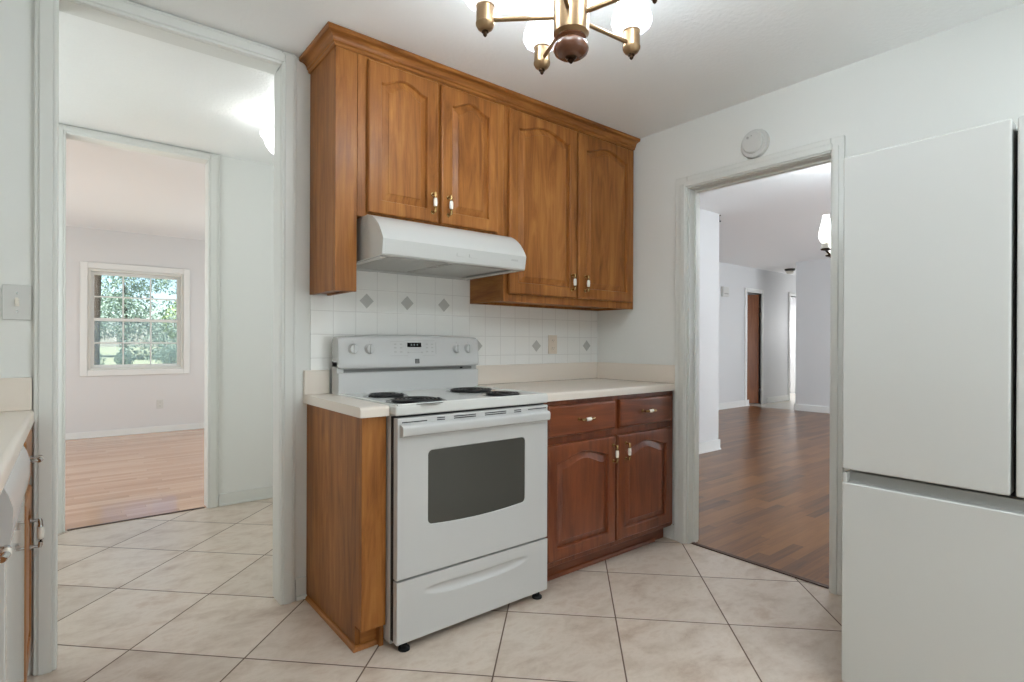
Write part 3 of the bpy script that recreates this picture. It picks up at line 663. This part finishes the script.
disp = plate('clock_display', 'display_black', .332, .407, 1.116, 1.137, .0015)
for x in (.350, .366, .382): plate('digit', 'display_segment', x, x + .006, 1.123, 1.131, .0022, disp)
q = MB()
def fr_line(x0, x1, z0, z1): q.loft([[(x0, face_y(x0, z0) + .002, z0), (x1, face_y(x1, z0) + .002, z0), (x1, face_y(x1, z1) + .002, z1), (x0, face_y(x0, z1) + .002, z1)], [(x0, face_y(x0, z0) - .0008, z0), (x1, face_y(x1, z0) - .0008, z0), (x1, face_y(x1, z1) - .0008, z1), (x0, face_y(x0, z1) - .0008, z1)]])
fr_line(.244, .314, 1.141, 1.1425); fr_line(.319, .484, 1.1455, 1.147); fr_line(.489, .491, 1.081, 1.139); fr_line(.244, .334, 1.075, 1.0765); fr_line(.414, .484, 1.075, 1.0765); fr_line(.344, .404, 1.089, 1.0905)
for x in (.264, .294, .434, .464):
    for z in (1.127, 1.110, 1.091): fr_line(x, x + .011, z, z + .005)
fr_line(.332, .341, 1.087, 1.093); fr_line(.406, .415, 1.087, 1.093); q.build('keypad_print', 'print_grey', r)
em = plate('emblem', 'emblem_dark', .371, .394, 1.038, 1.060, .0012)
for z in (1.0425, 1.048, 1.0535): plate('emblem_stroke', 'print_grey', .375, .390, z, z + .0016, .0018, em)
# oven door
dz0, dz1 = .2775, .864
wx0, wx1, wz0, wz1 = .134, .620, .4545, .737
def rrect(x0, x1, z0, z1, rad, bow, n=6):
    P = []
    for cx, cz, a0 in ((x1 - rad, z0 + rad, -90), (x1 - rad, z1 - rad, 0), (x0 + rad, z1 - rad, 90), (x0 + rad, z0 + rad, 180)):
        for k in range(n + 1): a = math.radians(a0 + 90 * k / n); P.append([cx + rad * math.cos(a), cz + rad * math.sin(a)])
    # resample the long bottom edge so that it can bow
    B = []; a, b_ = P[-1], P[0]
    for k in range(1, 12): s = k / 12; B.append([a[0] + (b_[0] - a[0]) * s, a[1] - bow * 4 * s * (1 - s)])
    return P + B
W_ = rrect(wx0, wx1, wz0, wz1, .02, .010); n = len(W_)
def outer(i):
    P = []
    for x, z in W_:     # project every window point radially onto the door rectangle
        cx, cz = (wx0 + wx1) / 2, (wz0 + wz1) / 2; dx, dz = x - cx, z - cz
        s = min(((.751 - i - cx) / dx) if dx > 1e-6 else ((.006 + i - cx) / dx) if dx < -1e-6 else 9, ((dz1 - i - cz) / dz) if dz > 1e-6 else ((dz0 + i - cz) / dz) if dz < -1e-6 else 9)
        P.append((cx + dx * s, cz + dz * s))
    # put the nearest point exactly into each corner
    for c_ in ((.006 + i, dz0 + i), (.751 - i, dz0 + i), (.751 - i, dz1 - i), (.006 + i, dz1 - i)):
        k = min(range(n), key=lambda j: (P[j][0] - c_[0]) ** 2 + (P[j][1] - c_[1]) ** 2); P[k] = c_
    return P
YD = -.702
door = MB()
door.loft([[(x, -.673, z) for x, z in outer(0)], [(x, YD + .005, z) for x, z in outer(0)], [(x, YD + .001, z) for x, z in outer(.0015)], [(x, YD, z) for x, z in outer(.004)],
           [(x, YD, z) for x, z in W_], [(x, YD + .004, z) for x, z in rrect(wx0 + .003, wx1 - .003, wz0 + .003, wz1 - .003, .018, .010)]])
od = door.build('oven_door', 'white_enamel', r, smooth=30)
G = rrect(wx0 + .0025, wx1 - .0025, wz0 + .0025, wz1 - .0025, .018, .010)
q = MB(); q.loft([[(x, YD + .006, z) for x, z in G], [(x, YD + .0025, z) for x, z in G]]); q.build('oven_window', 'oven_glass', od, smooth=0)
q = MB(); q.prism([(YD + .001, .842), (-.722, .839), (-.730, .834), (-.732, .828), (-.731, .806), (-.726, .800), (-.716, .798), (YD + .001, .794)], 'x', .014, .740); q.build('handle', 'white_enamel', od, smooth=40)
q = MB()
def slot(x0, x1, y, z): q.box(x0, YD - .0012, z, x1, YD + .002, z + .0035)
slot(.024, .129, 0, .846)
for a, b_ in ((.173, .208), (.25, .355), (.40, .511), (.555, .593)): slot(a, b_, 0, .852); slot(a, b_, 0, .8445)
slot(.633, .739, 0, .850); q.build('vent_slot', 'dark_gap', od)
# storage drawer with a scooped grip
NX, NZ = 90, 30; zx0, zx1, zz0, zz1 = .006, .751, .046, .2705
def scoop(x, z):
    u = (x - .3785) / .255
    if abs(u) >= 1: return 0
    zc = .213 - .012 * (1 - u * u); hh = .021 * (1 - u ** 4) ** .5
    v = (z - zc) / max(hh, 1e-4)
    return .011 * (1 - v * v) * (1 - abs(u) ** 6) if abs(v) < 1 else 0
rows = []
for j in range(NZ * 2 + 1):
    z = zz0 + (zz1 - zz0) * j / (NZ * 2); rows.append([(zx0 + (zx1 - zx0) * i / NX, YD + scoop(zx0 + (zx1 - zx0) * i / NX, z), z) for i in range(NX + 1)])
q = MB(); q.loft(rows, closed=False)
q.loft([[(zx0, YD, zz0), (zx1, YD, zz0), (zx1, YD, zz1), (zx0, YD, zz1)], [(zx0, -.673, zz0), (zx1, -.673, zz0), (zx1, -.673, zz1), (zx0, -.673, zz1)]], cap0=False)
bmesh.ops.remove_doubles(q.bm, verts=q.bm.verts[:], dist=1e-5); q.build('storage_drawer', 'white_enamel', r, smooth=40)
for x, y in ((.045, -.685), (.705, -.685), (.05, -.14), (.70, -.14)):
    q = MB(); q.lathe([(.022, 0), (.022, .012), (.012, .016), (.012, .03)], (x, y, 0), 16); q.build('foot', 'black_rubber', r)

MB.fit = None

# ------------------------------------------------------------------ refrigerator
fr = thing('refrigerator', 'large glossy white refrigerator with two upper doors and a bottom drawer', 'refrigerator', (1.45, -2.22, 0))
FX = 1.10; FYa, FYm, FYb = -1.774, -2.2005, -2.63
q = MB(); q.box(1.175, FYb + .006, .03, 1.825, FYa - .006, 1.765, .004); q.build('body', 'fridge_white', fr)
q = MB(); q.box(1.168, FYb + .012, .06, 1.175, FYa - .012, 1.755); q.build('gasket', 'fridge_gap', fr)
q = MB(); q.box(FX, FYm + .0055, .734, 1.168, FYa, 1.775, .006, 3); q.build('door', 'fridge_white', fr)
q = MB(); q.box(FX, FYb, .734, 1.168, FYm - .0055, 1.775, .006, 3); q.build('door', 'fridge_white', fr)
fd = MB(); fd.box(FX, FYb, .022, 1.168, FYa, .690, .005, 3); fd.box(FX + .004, FYa - .014, .68, 1.168, FYa - .0005, .722, .003); dw = fd.build('freezer_drawer', 'fridge_white', fr)
q = MB(); q.prism([(FX + .006, .6895), (FX + .024, .692), (FX + .030, .705), (FX + .033, .722), (1.166, .722), (1.166, .6895)], 'y', FYb + .004, FYa - .014); q.build('grip_recess', 'fridge_grip_shade', dw)  # greyer than the drawer: shade under the doors put into the colour
for x in (1.22, 1.78):
    for y in (FYa - .06, FYb + .06):
        q = MB(); q.lathe([(.02, 0), (.02, .03)], (x, y, 0), 14); q.build('foot', 'black_rubber', fr)
q = MB(); q.box(1.13, FYb + .02, .0, 1.16, FYa - .02, .020); q.build('toe_grille', 'fridge_gap', fr)

# ------------------------------------------------------------------ left counter run
c = thing('base_cabinet', 'narrow brown cabinet with drawer beside the left opening', 'cabinet', (-1.3, -.18, 0), 'base cabinets')
q = MB(); q.box(-1.645, -.355, .09, -1.048, -.004, .875); q.box(-1.645, -.355, 0, -1.10, -.004, .09); q.build('body', 'wood_crosswise', c)
q = MB(); q.box(-1.048, -.355, .085, -1.030, -.325, .875, .001, 1); q.box(-1.048, -.035, .085, -1.030, -.004, .875, .001, 1)
for a, b_ in ((.085, .13), (.655, .70), (.845, .875)): q.box(-1.048, -.325, a, -1.030, -.035, b_, .001, 1)
q.build('face_frame', 'wood_upright', c)
d = slab_front('drawer', c, -.332, -.028, .69, .855, 'x', -1.029, .018, 'wood_crosswise'); pull(d, -.18, .772, 'x', -1.011, False, .07, 'chrome')
d = panel_door('door', c, -.332, -.028, .11, .665, 'x', -1.029, arch=.04, t=.018); pull(d, -.16, .528, 'x', -1.011, True, .085, 'chrome')
dw = thing('dishwasher', 'white dishwasher with bulging control panel under the left counter', 'dishwasher', (-1.3, -.66, 0))
q = MB(); q.box(-1.64, -.962, .09, -1.045, -.362, .865); q.box(-1.64, -.962, 0, -1.10, -.362, .09); q.build('body', 'white_enamel', dw)
q = MB(); q.box(-1.045, -.960, .10, -1.013, -.362, .70, .004); q.build('door', 'gloss_white', dw)
P = [(-1.045, .865), (-1.032, .865), (-1.020, .855), (-1.009, .83), (-1.001, .80), (-1.002, .765), (-1.006, .73), (-1.013, .703), (-1.045, .703)]
q = MB(); q.loft([[(x, y, z) for x, z in P] for y in (-.960, -.364)]); q.build('control_panel', 'white_enamel', dw, smooth=50)
q = MB(); q.box(-1.08, -.958, .0, -1.065, -.364, .088); q.build('toe_panel', 'dark_gap', dw)
c = thing('base_cabinet', 'brown drawer cabinet past the dishwasher in the left counter run', 'cabinet', (-1.3, -1.36, 0), 'base cabinets')
q = MB(); q.box(-1.645, -1.75, .09, -1.068, -.968, .875); q.box(-1.645, -1.75, 0, -1.12, -.968, .09); q.build('body', 'wood_crosswise', c)
q = MB(); q.box(-1.068, -1.75, .085, -1.050, -.968, .875, .001, 1); q.build('face_frame', 'wood_upright', c)
for a, b_ in ((-1.35, -.99), (-1.73, -1.37)):
    d = slab_front('drawer', c, a, b_, .66, .855, 'x', -1.049, .018, 'wood_crosswise'); pull(d, b_ - .09, .745, 'x', -1.031, False, .07, 'chrome')
    d = panel_door('door', c, a, b_, .11, .64, 'x', -1.049, arch=.05, t=.018); pull(d, a + .05, .56, 'x', -1.031, True, .07, 'chrome')
c = thing('countertop', 'long pale laminate countertop over the dishwasher at the left', 'countertop', (-1.32, -.9, .876), 'laminate countertops')
q = MB(); P = top_profile(-1.648, 1.0)[:0]
P = [(-1.648, .876), (-1.006, .876)] + [(-1.006 - .014 + .014 * math.cos(k / 6 * PI / 2), .914 - .014 + .014 * math.sin(k / 6 * PI / 2)) for k in range(7)] + [(-1.648, .914)]
q.loft([[(x, y, z) for x, z in P] for y in (-1.76, -.002)]); q.build('slab', 'laminate', c, smooth=40)
q = MB(); q.box(-1.648, -.021, .914, -1.012, -.002, 1.026, .003); q.box(-1.648, -1.76, .914, -1.629, -.021, 1.026, .003); q.build('backsplash', 'laminate', c)

# ------------------------------------------------------------------ small wall fittings
s = thing('light_switch', 'white toggle light switch plate left of the tall opening', 'light switch', (-1.05, 0, 1.28))
q = MB(); q.box(-1.089, -.006, 1.222, -1.014, -.0003, 1.341, .002); q.build('plate', 'ivory_plastic', s)
q = MB(); q.box(-1.0575, -.0075, 1.268, -1.0455, -.005, 1.294, .001, 1); q.prism([(-.0065, 1.270), (-.019, 1.290), (-.019, 1.297), (-.0065, 1.288)], 'x', -1.0555, -1.0475); q.build('toggle', 'porcelain', s)
for z in (1.25, 1.312):
    q = MB(); q.lathe([(.0028, -.006), (.0028, -.0072), (.001, -.0076)], (-1.0515, 0, z), 10, 'y'); q.build('screw', 'chrome', s)
def outlet(label, x, z, wall, par_y, m):
    o = thing('power_outlet', label, 'outlet', (x, par_y, z), 'wall outlets')
    q = MB(); q.box(x - .036, par_y - .006, z - .058, x + .036, par_y - .0003, z + .058, .002); q.build('plate', m, o)
    for dz in (-.024, .024):
        q = MB(); q.prism([(x + .017 * math.cos(a * PI / 8), z + dz + .0145 * math.sin(a * PI / 8)) for a in range(16)], 'y', par_y - .0085, par_y - .005)
        rc = q.build('receptacle', m, o)
        q = MB(); q.box(x - .008, par_y - .0088, z + dz - .001, x - .006, par_y - .008, z + dz + .007); q.box(x + .006, par_y - .0088, z + dz - .001, x + .008, par_y - .008, z + dz + .007); q.lathe([(.0022, -.0088), (.0022, -.008)], (x, par_y, z + dz - .007), 8, 'y'); q.build('slot', 'emblem_dark', rc)
outlet('almond outlet in the tiled wall between two diamond accents', 1.429, 1.139, 'y', -.007, 'almond_plastic')
outlet('small white outlet low on the wall under the far window', -.033, .354, 'y', 5.66, 'ivory_plastic')
outlet('white outlet low on the long wall beyond the right doorway', 7.64, .40, 'y', 2.58, 'ivory_plastic')
s = thing('door_chime', 'small white door chime box high on the wall beyond the right doorway', 'door chime', (7.945, 2.58, 2.04))
q = MB(); q.box(7.84, 2.53, 1.96, 8.03, 2.579, 2.13, .008); q.build('cover', 'ivory_plastic', s)
q = MB(); q.box(7.87, 2.525, 2.0, 8.0, 2.531, 2.02, .002); q.build('grille', 'print_grey', s)
sd = thing('smoke_detector', 'round white smoke detector above the right doorway', 'smoke detector', (XR, -1.093, 2.182))
q = MB(); q.lathe([(.074, -.0005), (.074, -.012), (.070, -.020), (.062, -.023)], (XR, -1.093, 2.182), 44, 'x'); q.build('base', 'ivory_plastic', sd, smooth=30)
q = MB(); q.lathe([(.056, -.020), (.055, -.030), (.049, -.035), (.02, -.037), (.004, -.037)], (XR, -1.089, 2.187), 44, 'x'); cv = q.build('cover', 'ivory_plastic', sd, smooth=30)
q = MB(); q.lathe([(.0065, -.034), (.0065, -.0385), (.003, -.039)], (XR, -1.068, 2.212), 14, 'x'); q.build('test_button', 'print_grey', sd)
q = MB(); q.lathe([(.0035, -.034), (.0035, -.038), (.001, -.0385)], (XR, -1.088, 2.218), 10, 'x'); q.build('indicator', 'print_grey', sd)
hk = thing('ceiling_hook', 'small dark hook at the ceiling by the white wall end', 'hook', (4.6, .72, ZD))
q = MB(); q.lathe([(.018, 0), (.018, -.006), (.006, -.010)], (4.6, .72, ZD), 14); q.tube([(4.6, .72, ZD - .008), (4.6, .72, ZD - .05), (4.615, .72, ZD - .07), (4.63, .72, ZD - .06)], .006, 8); q.build('shank', 'black_iron', hk)

# ------------------------------------------------------------------ lamps
def bulb_light(name, loc, watts, rad=.03, col=(.83, .93, 1)):
    d = bpy.data.lights.new(name, 'POINT'); d.energy = watts; d.shadow_soft_size = rad; d.color = col
    o = bpy.data.objects.new(name, d); o.location = loc; COL.objects.link(o)
SH = [(.024, .0), (.040, .006), (.056, .016), (.064, .030), (.063, .046), (.055, .068), (.047, .092), (.044, .112), (.047, .132), (.055, .150), (.060, .158)]
def shade(q, c, prof, n=28):
    q.lathe(prof, c, n, caps=False); q.lathe([(a - .002, b_ + .0005) for a, b_ in prof], c, n, caps=False)
CX, CY = .2219, -1.3688
ch = thing('chandelier', 'brass chandelier with five upturned glass shades on the kitchen ceiling', 'chandelier', (CX, CY, ZC))
q = MB(); q.lathe([(.066, 0), (.066, -.008), (.055, -.022), (.018, -.034), (.010, -.036), (.010, -.26), (.014, -.265), (.030, -.270), (.050, -.274), (.052, -.278), (.052, -.372), (.047, -.376), (.042, -.382)], (CX, CY, ZC), 36); q.build('column', 'antique_brass', ch, smooth=40)
q = MB(); q.lathe([(.042, 2.041), (.044, 2.036), (.038, 2.031), (.042, 2.027), (.050, 2.016), (.0515, 2.004), (.047, 1.994), (.036, 1.986), (.018, 1.982)], (CX, CY, 0), 36); q.build('bell', 'copper_wood', ch, smooth=40)
q = MB(); q.lathe([(.018, 1.983), (.014, 1.978), (.010, 1.977), (.011, 1.973), (.006, 1.968), (.002, 1.964)], (CX, CY, 0), 18); q.build('finial', 'dark_bronze', ch, smooth=50)
for k, a in enumerate((137.3, 67.6, -4.3, -74.0, -146.2)):
    a = math.radians(a); R = .2515; px, py = CX + R * math.cos(a), CY + R * math.sin(a)
    q = MB(); q.tube([(CX + .045 * math.cos(a), CY + .045 * math.sin(a), 2.100), (CX + (R - .024) * math.cos(a), CY + (R - .024) * math.sin(a), 2.100)], .0065, 12); am = q.build('arm', 'antique_brass', ch, smooth=60)
    q = MB(); q.lathe([(.004, 2.066), (.014, 2.068), (.022, 2.074), (.0275, 2.084), (.028, 2.090), (.0265, 2.092), (.0265, 2.136), (.029, 2.138), (.029, 2.142), (.024, 2.142)], (px, py, 0), 24); q.build('cup', 'antique_brass', am, smooth=40)
    q = MB(); q.lathe([(.010, 2.067), (.0105, 2.063), (.006, 2.060), (.0065, 2.056), (.003, 2.051), (.001, 2.050)], (px, py, 0), 14); q.build('finial', 'dark_bronze', am, smooth=50)
    q = MB(); shade(q, (px, py, 2.136), SH); q.build('shade', 'clear_shade_glass', am, smooth=60)
    q = MB(); q.lathe([(.010, 2.140), (.014, 2.145), (.026, 2.162), (.030, 2.176), (.027, 2.190), (.017, 2.200), (.005, 2.204)], (px, py, 0), 18); q.build('bulb', 'bulb_glow', am, smooth=60)
    bulb_light('chandelier_light', (px, py, 2.228), 6.6, .045)

hl = thing('ceiling_lamp', 'lit glass ceiling lamp with ruffled rim in the hall', 'ceiling lamp', (.065, .8, ZH))
q = MB(); q.lathe([(.06, 0), (.058, -.012), (.03, -.024), (.012, -.03), (.012, -.06), (.02, -.066), (.02, -.078), (.012, -.084), (.012, -.20), (.018, -.206), (.012, -.216)], (.065, .8, ZH), 24); q.build('stem', 'chrome', hl, smooth=40)
q = MB(); pf = [(.016, .0), (.055, .002), (.090, .014), (.112, .045), (.122, .075), (.130, .095), (.142, .108)]
wob = lambda a, r_, h_: .008 * math.sin(a * 9) * max(0, (h_ - .06)) / .06
q.lathe(pf, (.065, .8, 2.235), 72, caps=False, wob=wob); q.lathe([(a - .003, b_ + .002) for a, b_ in pf], (.065, .8, 2.235), 72, caps=False, wob=wob); q.build('bowl', 'frosted_shade_glass', hl, smooth=60)
for a in (.6, 2.7, 4.8):
    q = MB(); q.lathe([(.008, 0), (.024, .02), (.03, .045), (.02, .068), (.004, .076)], (.065 + .05 * math.cos(a), .8 + .05 * math.sin(a), 2.262), 14); q.build('bulb', 'bulb_glow', hl, smooth=60)
bulb_light('hall_lamp_light', (.065, .8, 2.33), 2.6, .06)

DX, DY, DZ = 3.42, -1.08, 1.80
dl = thing('chandelier', 'small dark metal chandelier with flame shaped glass shades beyond the right doorway', 'chandelier', (DX, DY, ZD))
q = MB(); q.lathe([(.06, 0), (.058, -.012), (.02, -.03), (.007, -.034), (.007, -.70), (.02, -.71), (.034, -.74), (.034, -.78), (.014, -.80), (.004, -.82)], (DX, DY, ZD), 24); q.build('column', 'dark_bronze', dl, smooth=40)
for k in range(5):
    a = math.radians(142 + 72 * k); R = .28; px, py = DX + R * math.cos(a), DY + R * math.sin(a)
    q = MB(); q.tube([(DX + .03 * math.cos(a), DY + .03 * math.sin(a), 1.79)] + [(DX + R * f * math.cos(a), DY + R * f * math.sin(a), 1.79 - .05 * math.sin(f * PI)) for f in (.3, .5, .7, .9)] + [(px, py, 1.805)], .007, 10); am = q.build('arm', 'dark_bronze', dl, smooth=60)
    q = MB(); q.lathe([(.006, 1.80), (.03, 1.806), (.034, 1.815), (.026, 1.818)], (px, py, 0), 20); q.build('cup', 'dark_bronze', am, smooth=40)
    q = MB(); q.lathe([(.026, 1.818), (.027, 1.852), (.024, 1.856)], (px, py, 0), 20); q.build('sleeve', 'porcelain', am, smooth=40)
    q = MB(); pf = [(.026, 1.858), (.040, 1.878), (.046, 1.905), (.042, 1.945), (.031, 1.99), (.022, 2.03), (.021, 2.05)]; q.lathe(pf, (px, py, 0), 24, caps=False); q.lathe([(a_ - .002, b_) for a_, b_ in pf], (px, py, 0), 24, caps=False); q.build('shade', 'frosted_shade_glass', am, smooth=60)
    q = MB(); q.lathe([(.008, 1.858), (.02, 1.89), (.022, 1.92), (.012, 1.97), (.002, 1.99)], (px, py, 0), 14); q.build('bulb', 'bulb_glow', am, smooth=60)
bulb_light('dining_lamp_light', (DX, DY, 2.10), 24, .08)
rl = thing('ceiling_lamp', 'small dark ceiling fixture at the mouth of the far corridor', 'ceiling lamp', (9.6, 2.2, ZD))
q = MB(); q.lathe([(.09, 0), (.09, -.025), (.07, -.04), (.04, -.045)], (9.6, 2.2, ZD), 24); q.build('housing', 'grey_vent', rl, smooth=40)
q = MB(); q.lathe([(.066, -.04), (.062, -.07), (.04, -.09), (.01, -.096)], (9.6, 2.2, ZD), 24); q.build('diffuser', 'porcelain', rl, smooth=50)

# ------------------------------------------------------------------ outside the far window
b = MB(); b.box(-60, 5.85, -.6, 60, 160, -.35); struct('ground', b, 'grass', 'sunlit lawn outside the far window', 'lawn')
def leaves(q, blobs, n, size):
    tot = sum(r_ ** 2 for *_, r_ in blobs)
    for cx, cy, cz, r_ in blobs:
        for _ in range(int(n * r_ * r_ / tot)):
            d = Vector((random.gauss(0, 1), random.gauss(0, 1), random.gauss(0, 1))).normalized() * r_ * random.uniform(.55, 1.0) ** .5
            p = Vector((cx, cy, cz)) + d; s_ = size * random.uniform(.6, 1.3)
            u = Vector((random.gauss(0, 1), random.gauss(0, 1), random.gauss(0, 1))).normalized(); v = u.orthogonal().normalized()
            q._new([q.bm.faces.new([q.bm.verts.new(p + x_) for x_ in (u * s_, v * s_ * .5, -u * s_, -v * s_ * .5)])])
def tree(label, x, y, h, cr, trunk, n, size, m='leaf_green', low=.35):
    o = thing('tree', label, 'tree', (x, y, -.35), 'trees outside the far window')
    q = MB(); q.tube([(x, y, -.36), (x + .1, y, h * .4), (x - .05, y, h * .75)], trunk, 10, [trunk * 1.2, trunk, trunk * .5]); q.build('trunk', 'bark', o, smooth=60)
    bl = [(x + random.uniform(-.6, .6) * cr, y + random.uniform(-.5, .5) * cr, h * random.uniform(low, .95), cr * random.uniform(.4, .62)) for _ in range(9)]
    q = MB(); leaves(q, bl, n, size); q.build('foliage', m, o, smooth=0)
tree('dark trunked tree near the left edge of the far window', -.28, 22, 12, 2.4, .13, 3000, .06, low=.45)
tree('tall leafy tree behind the centre of the far window', 2.3, 50, 8.0, 3.4, .14, 7000, .12, 'leaf_blue_green', .12)
tree('leafy tree at the right of the far window', 6.0, 40, 13, 3.4, .12, 7000, .11, low=.12)
tree('distant bluish tree behind the left of the far window', -.6, 60, 10, 4.4, .15, 7000, .16, 'leaf_blue_green', .12)
tree('low spreading tree far back behind the right of the far window', 9.8, 70, 10, 5.0, .2, 7000, .18, 'leaf_blue_green', .12)
def shrub(label, x, y, r_):
    o = thing('shrub', label, 'shrub', (x, y, -.35), 'shrubs outside the far window')
    q = MB(); q.tube([(x, y, -.36), (x, y, r_ * .4)], .05, 8); q.build('stem', 'bark', o)
    q = MB(); leaves(q, [(x + dx * r_, y + dy * r_, -.35 + r_ * (.75 + dz), r_ * .7) for dx, dy, dz in ((0, 0, .1), (.35, .1, 0), (-.35, .1, 0), (0, -.3, 0), (.1, .2, .4), (-.2, 0, .3))], 2200, .05); q.build('foliage', 'leaf_blue_green', o, smooth=0)
shrub('round bluish shrub at the lower left of the far window', -.15, 33, .62)
shrub('round bluish shrub at the lower right of the far window', 3.3, 32, .72)
shrub('low wide shrub on the far edge of the lawn', 1.6, 38, .5)
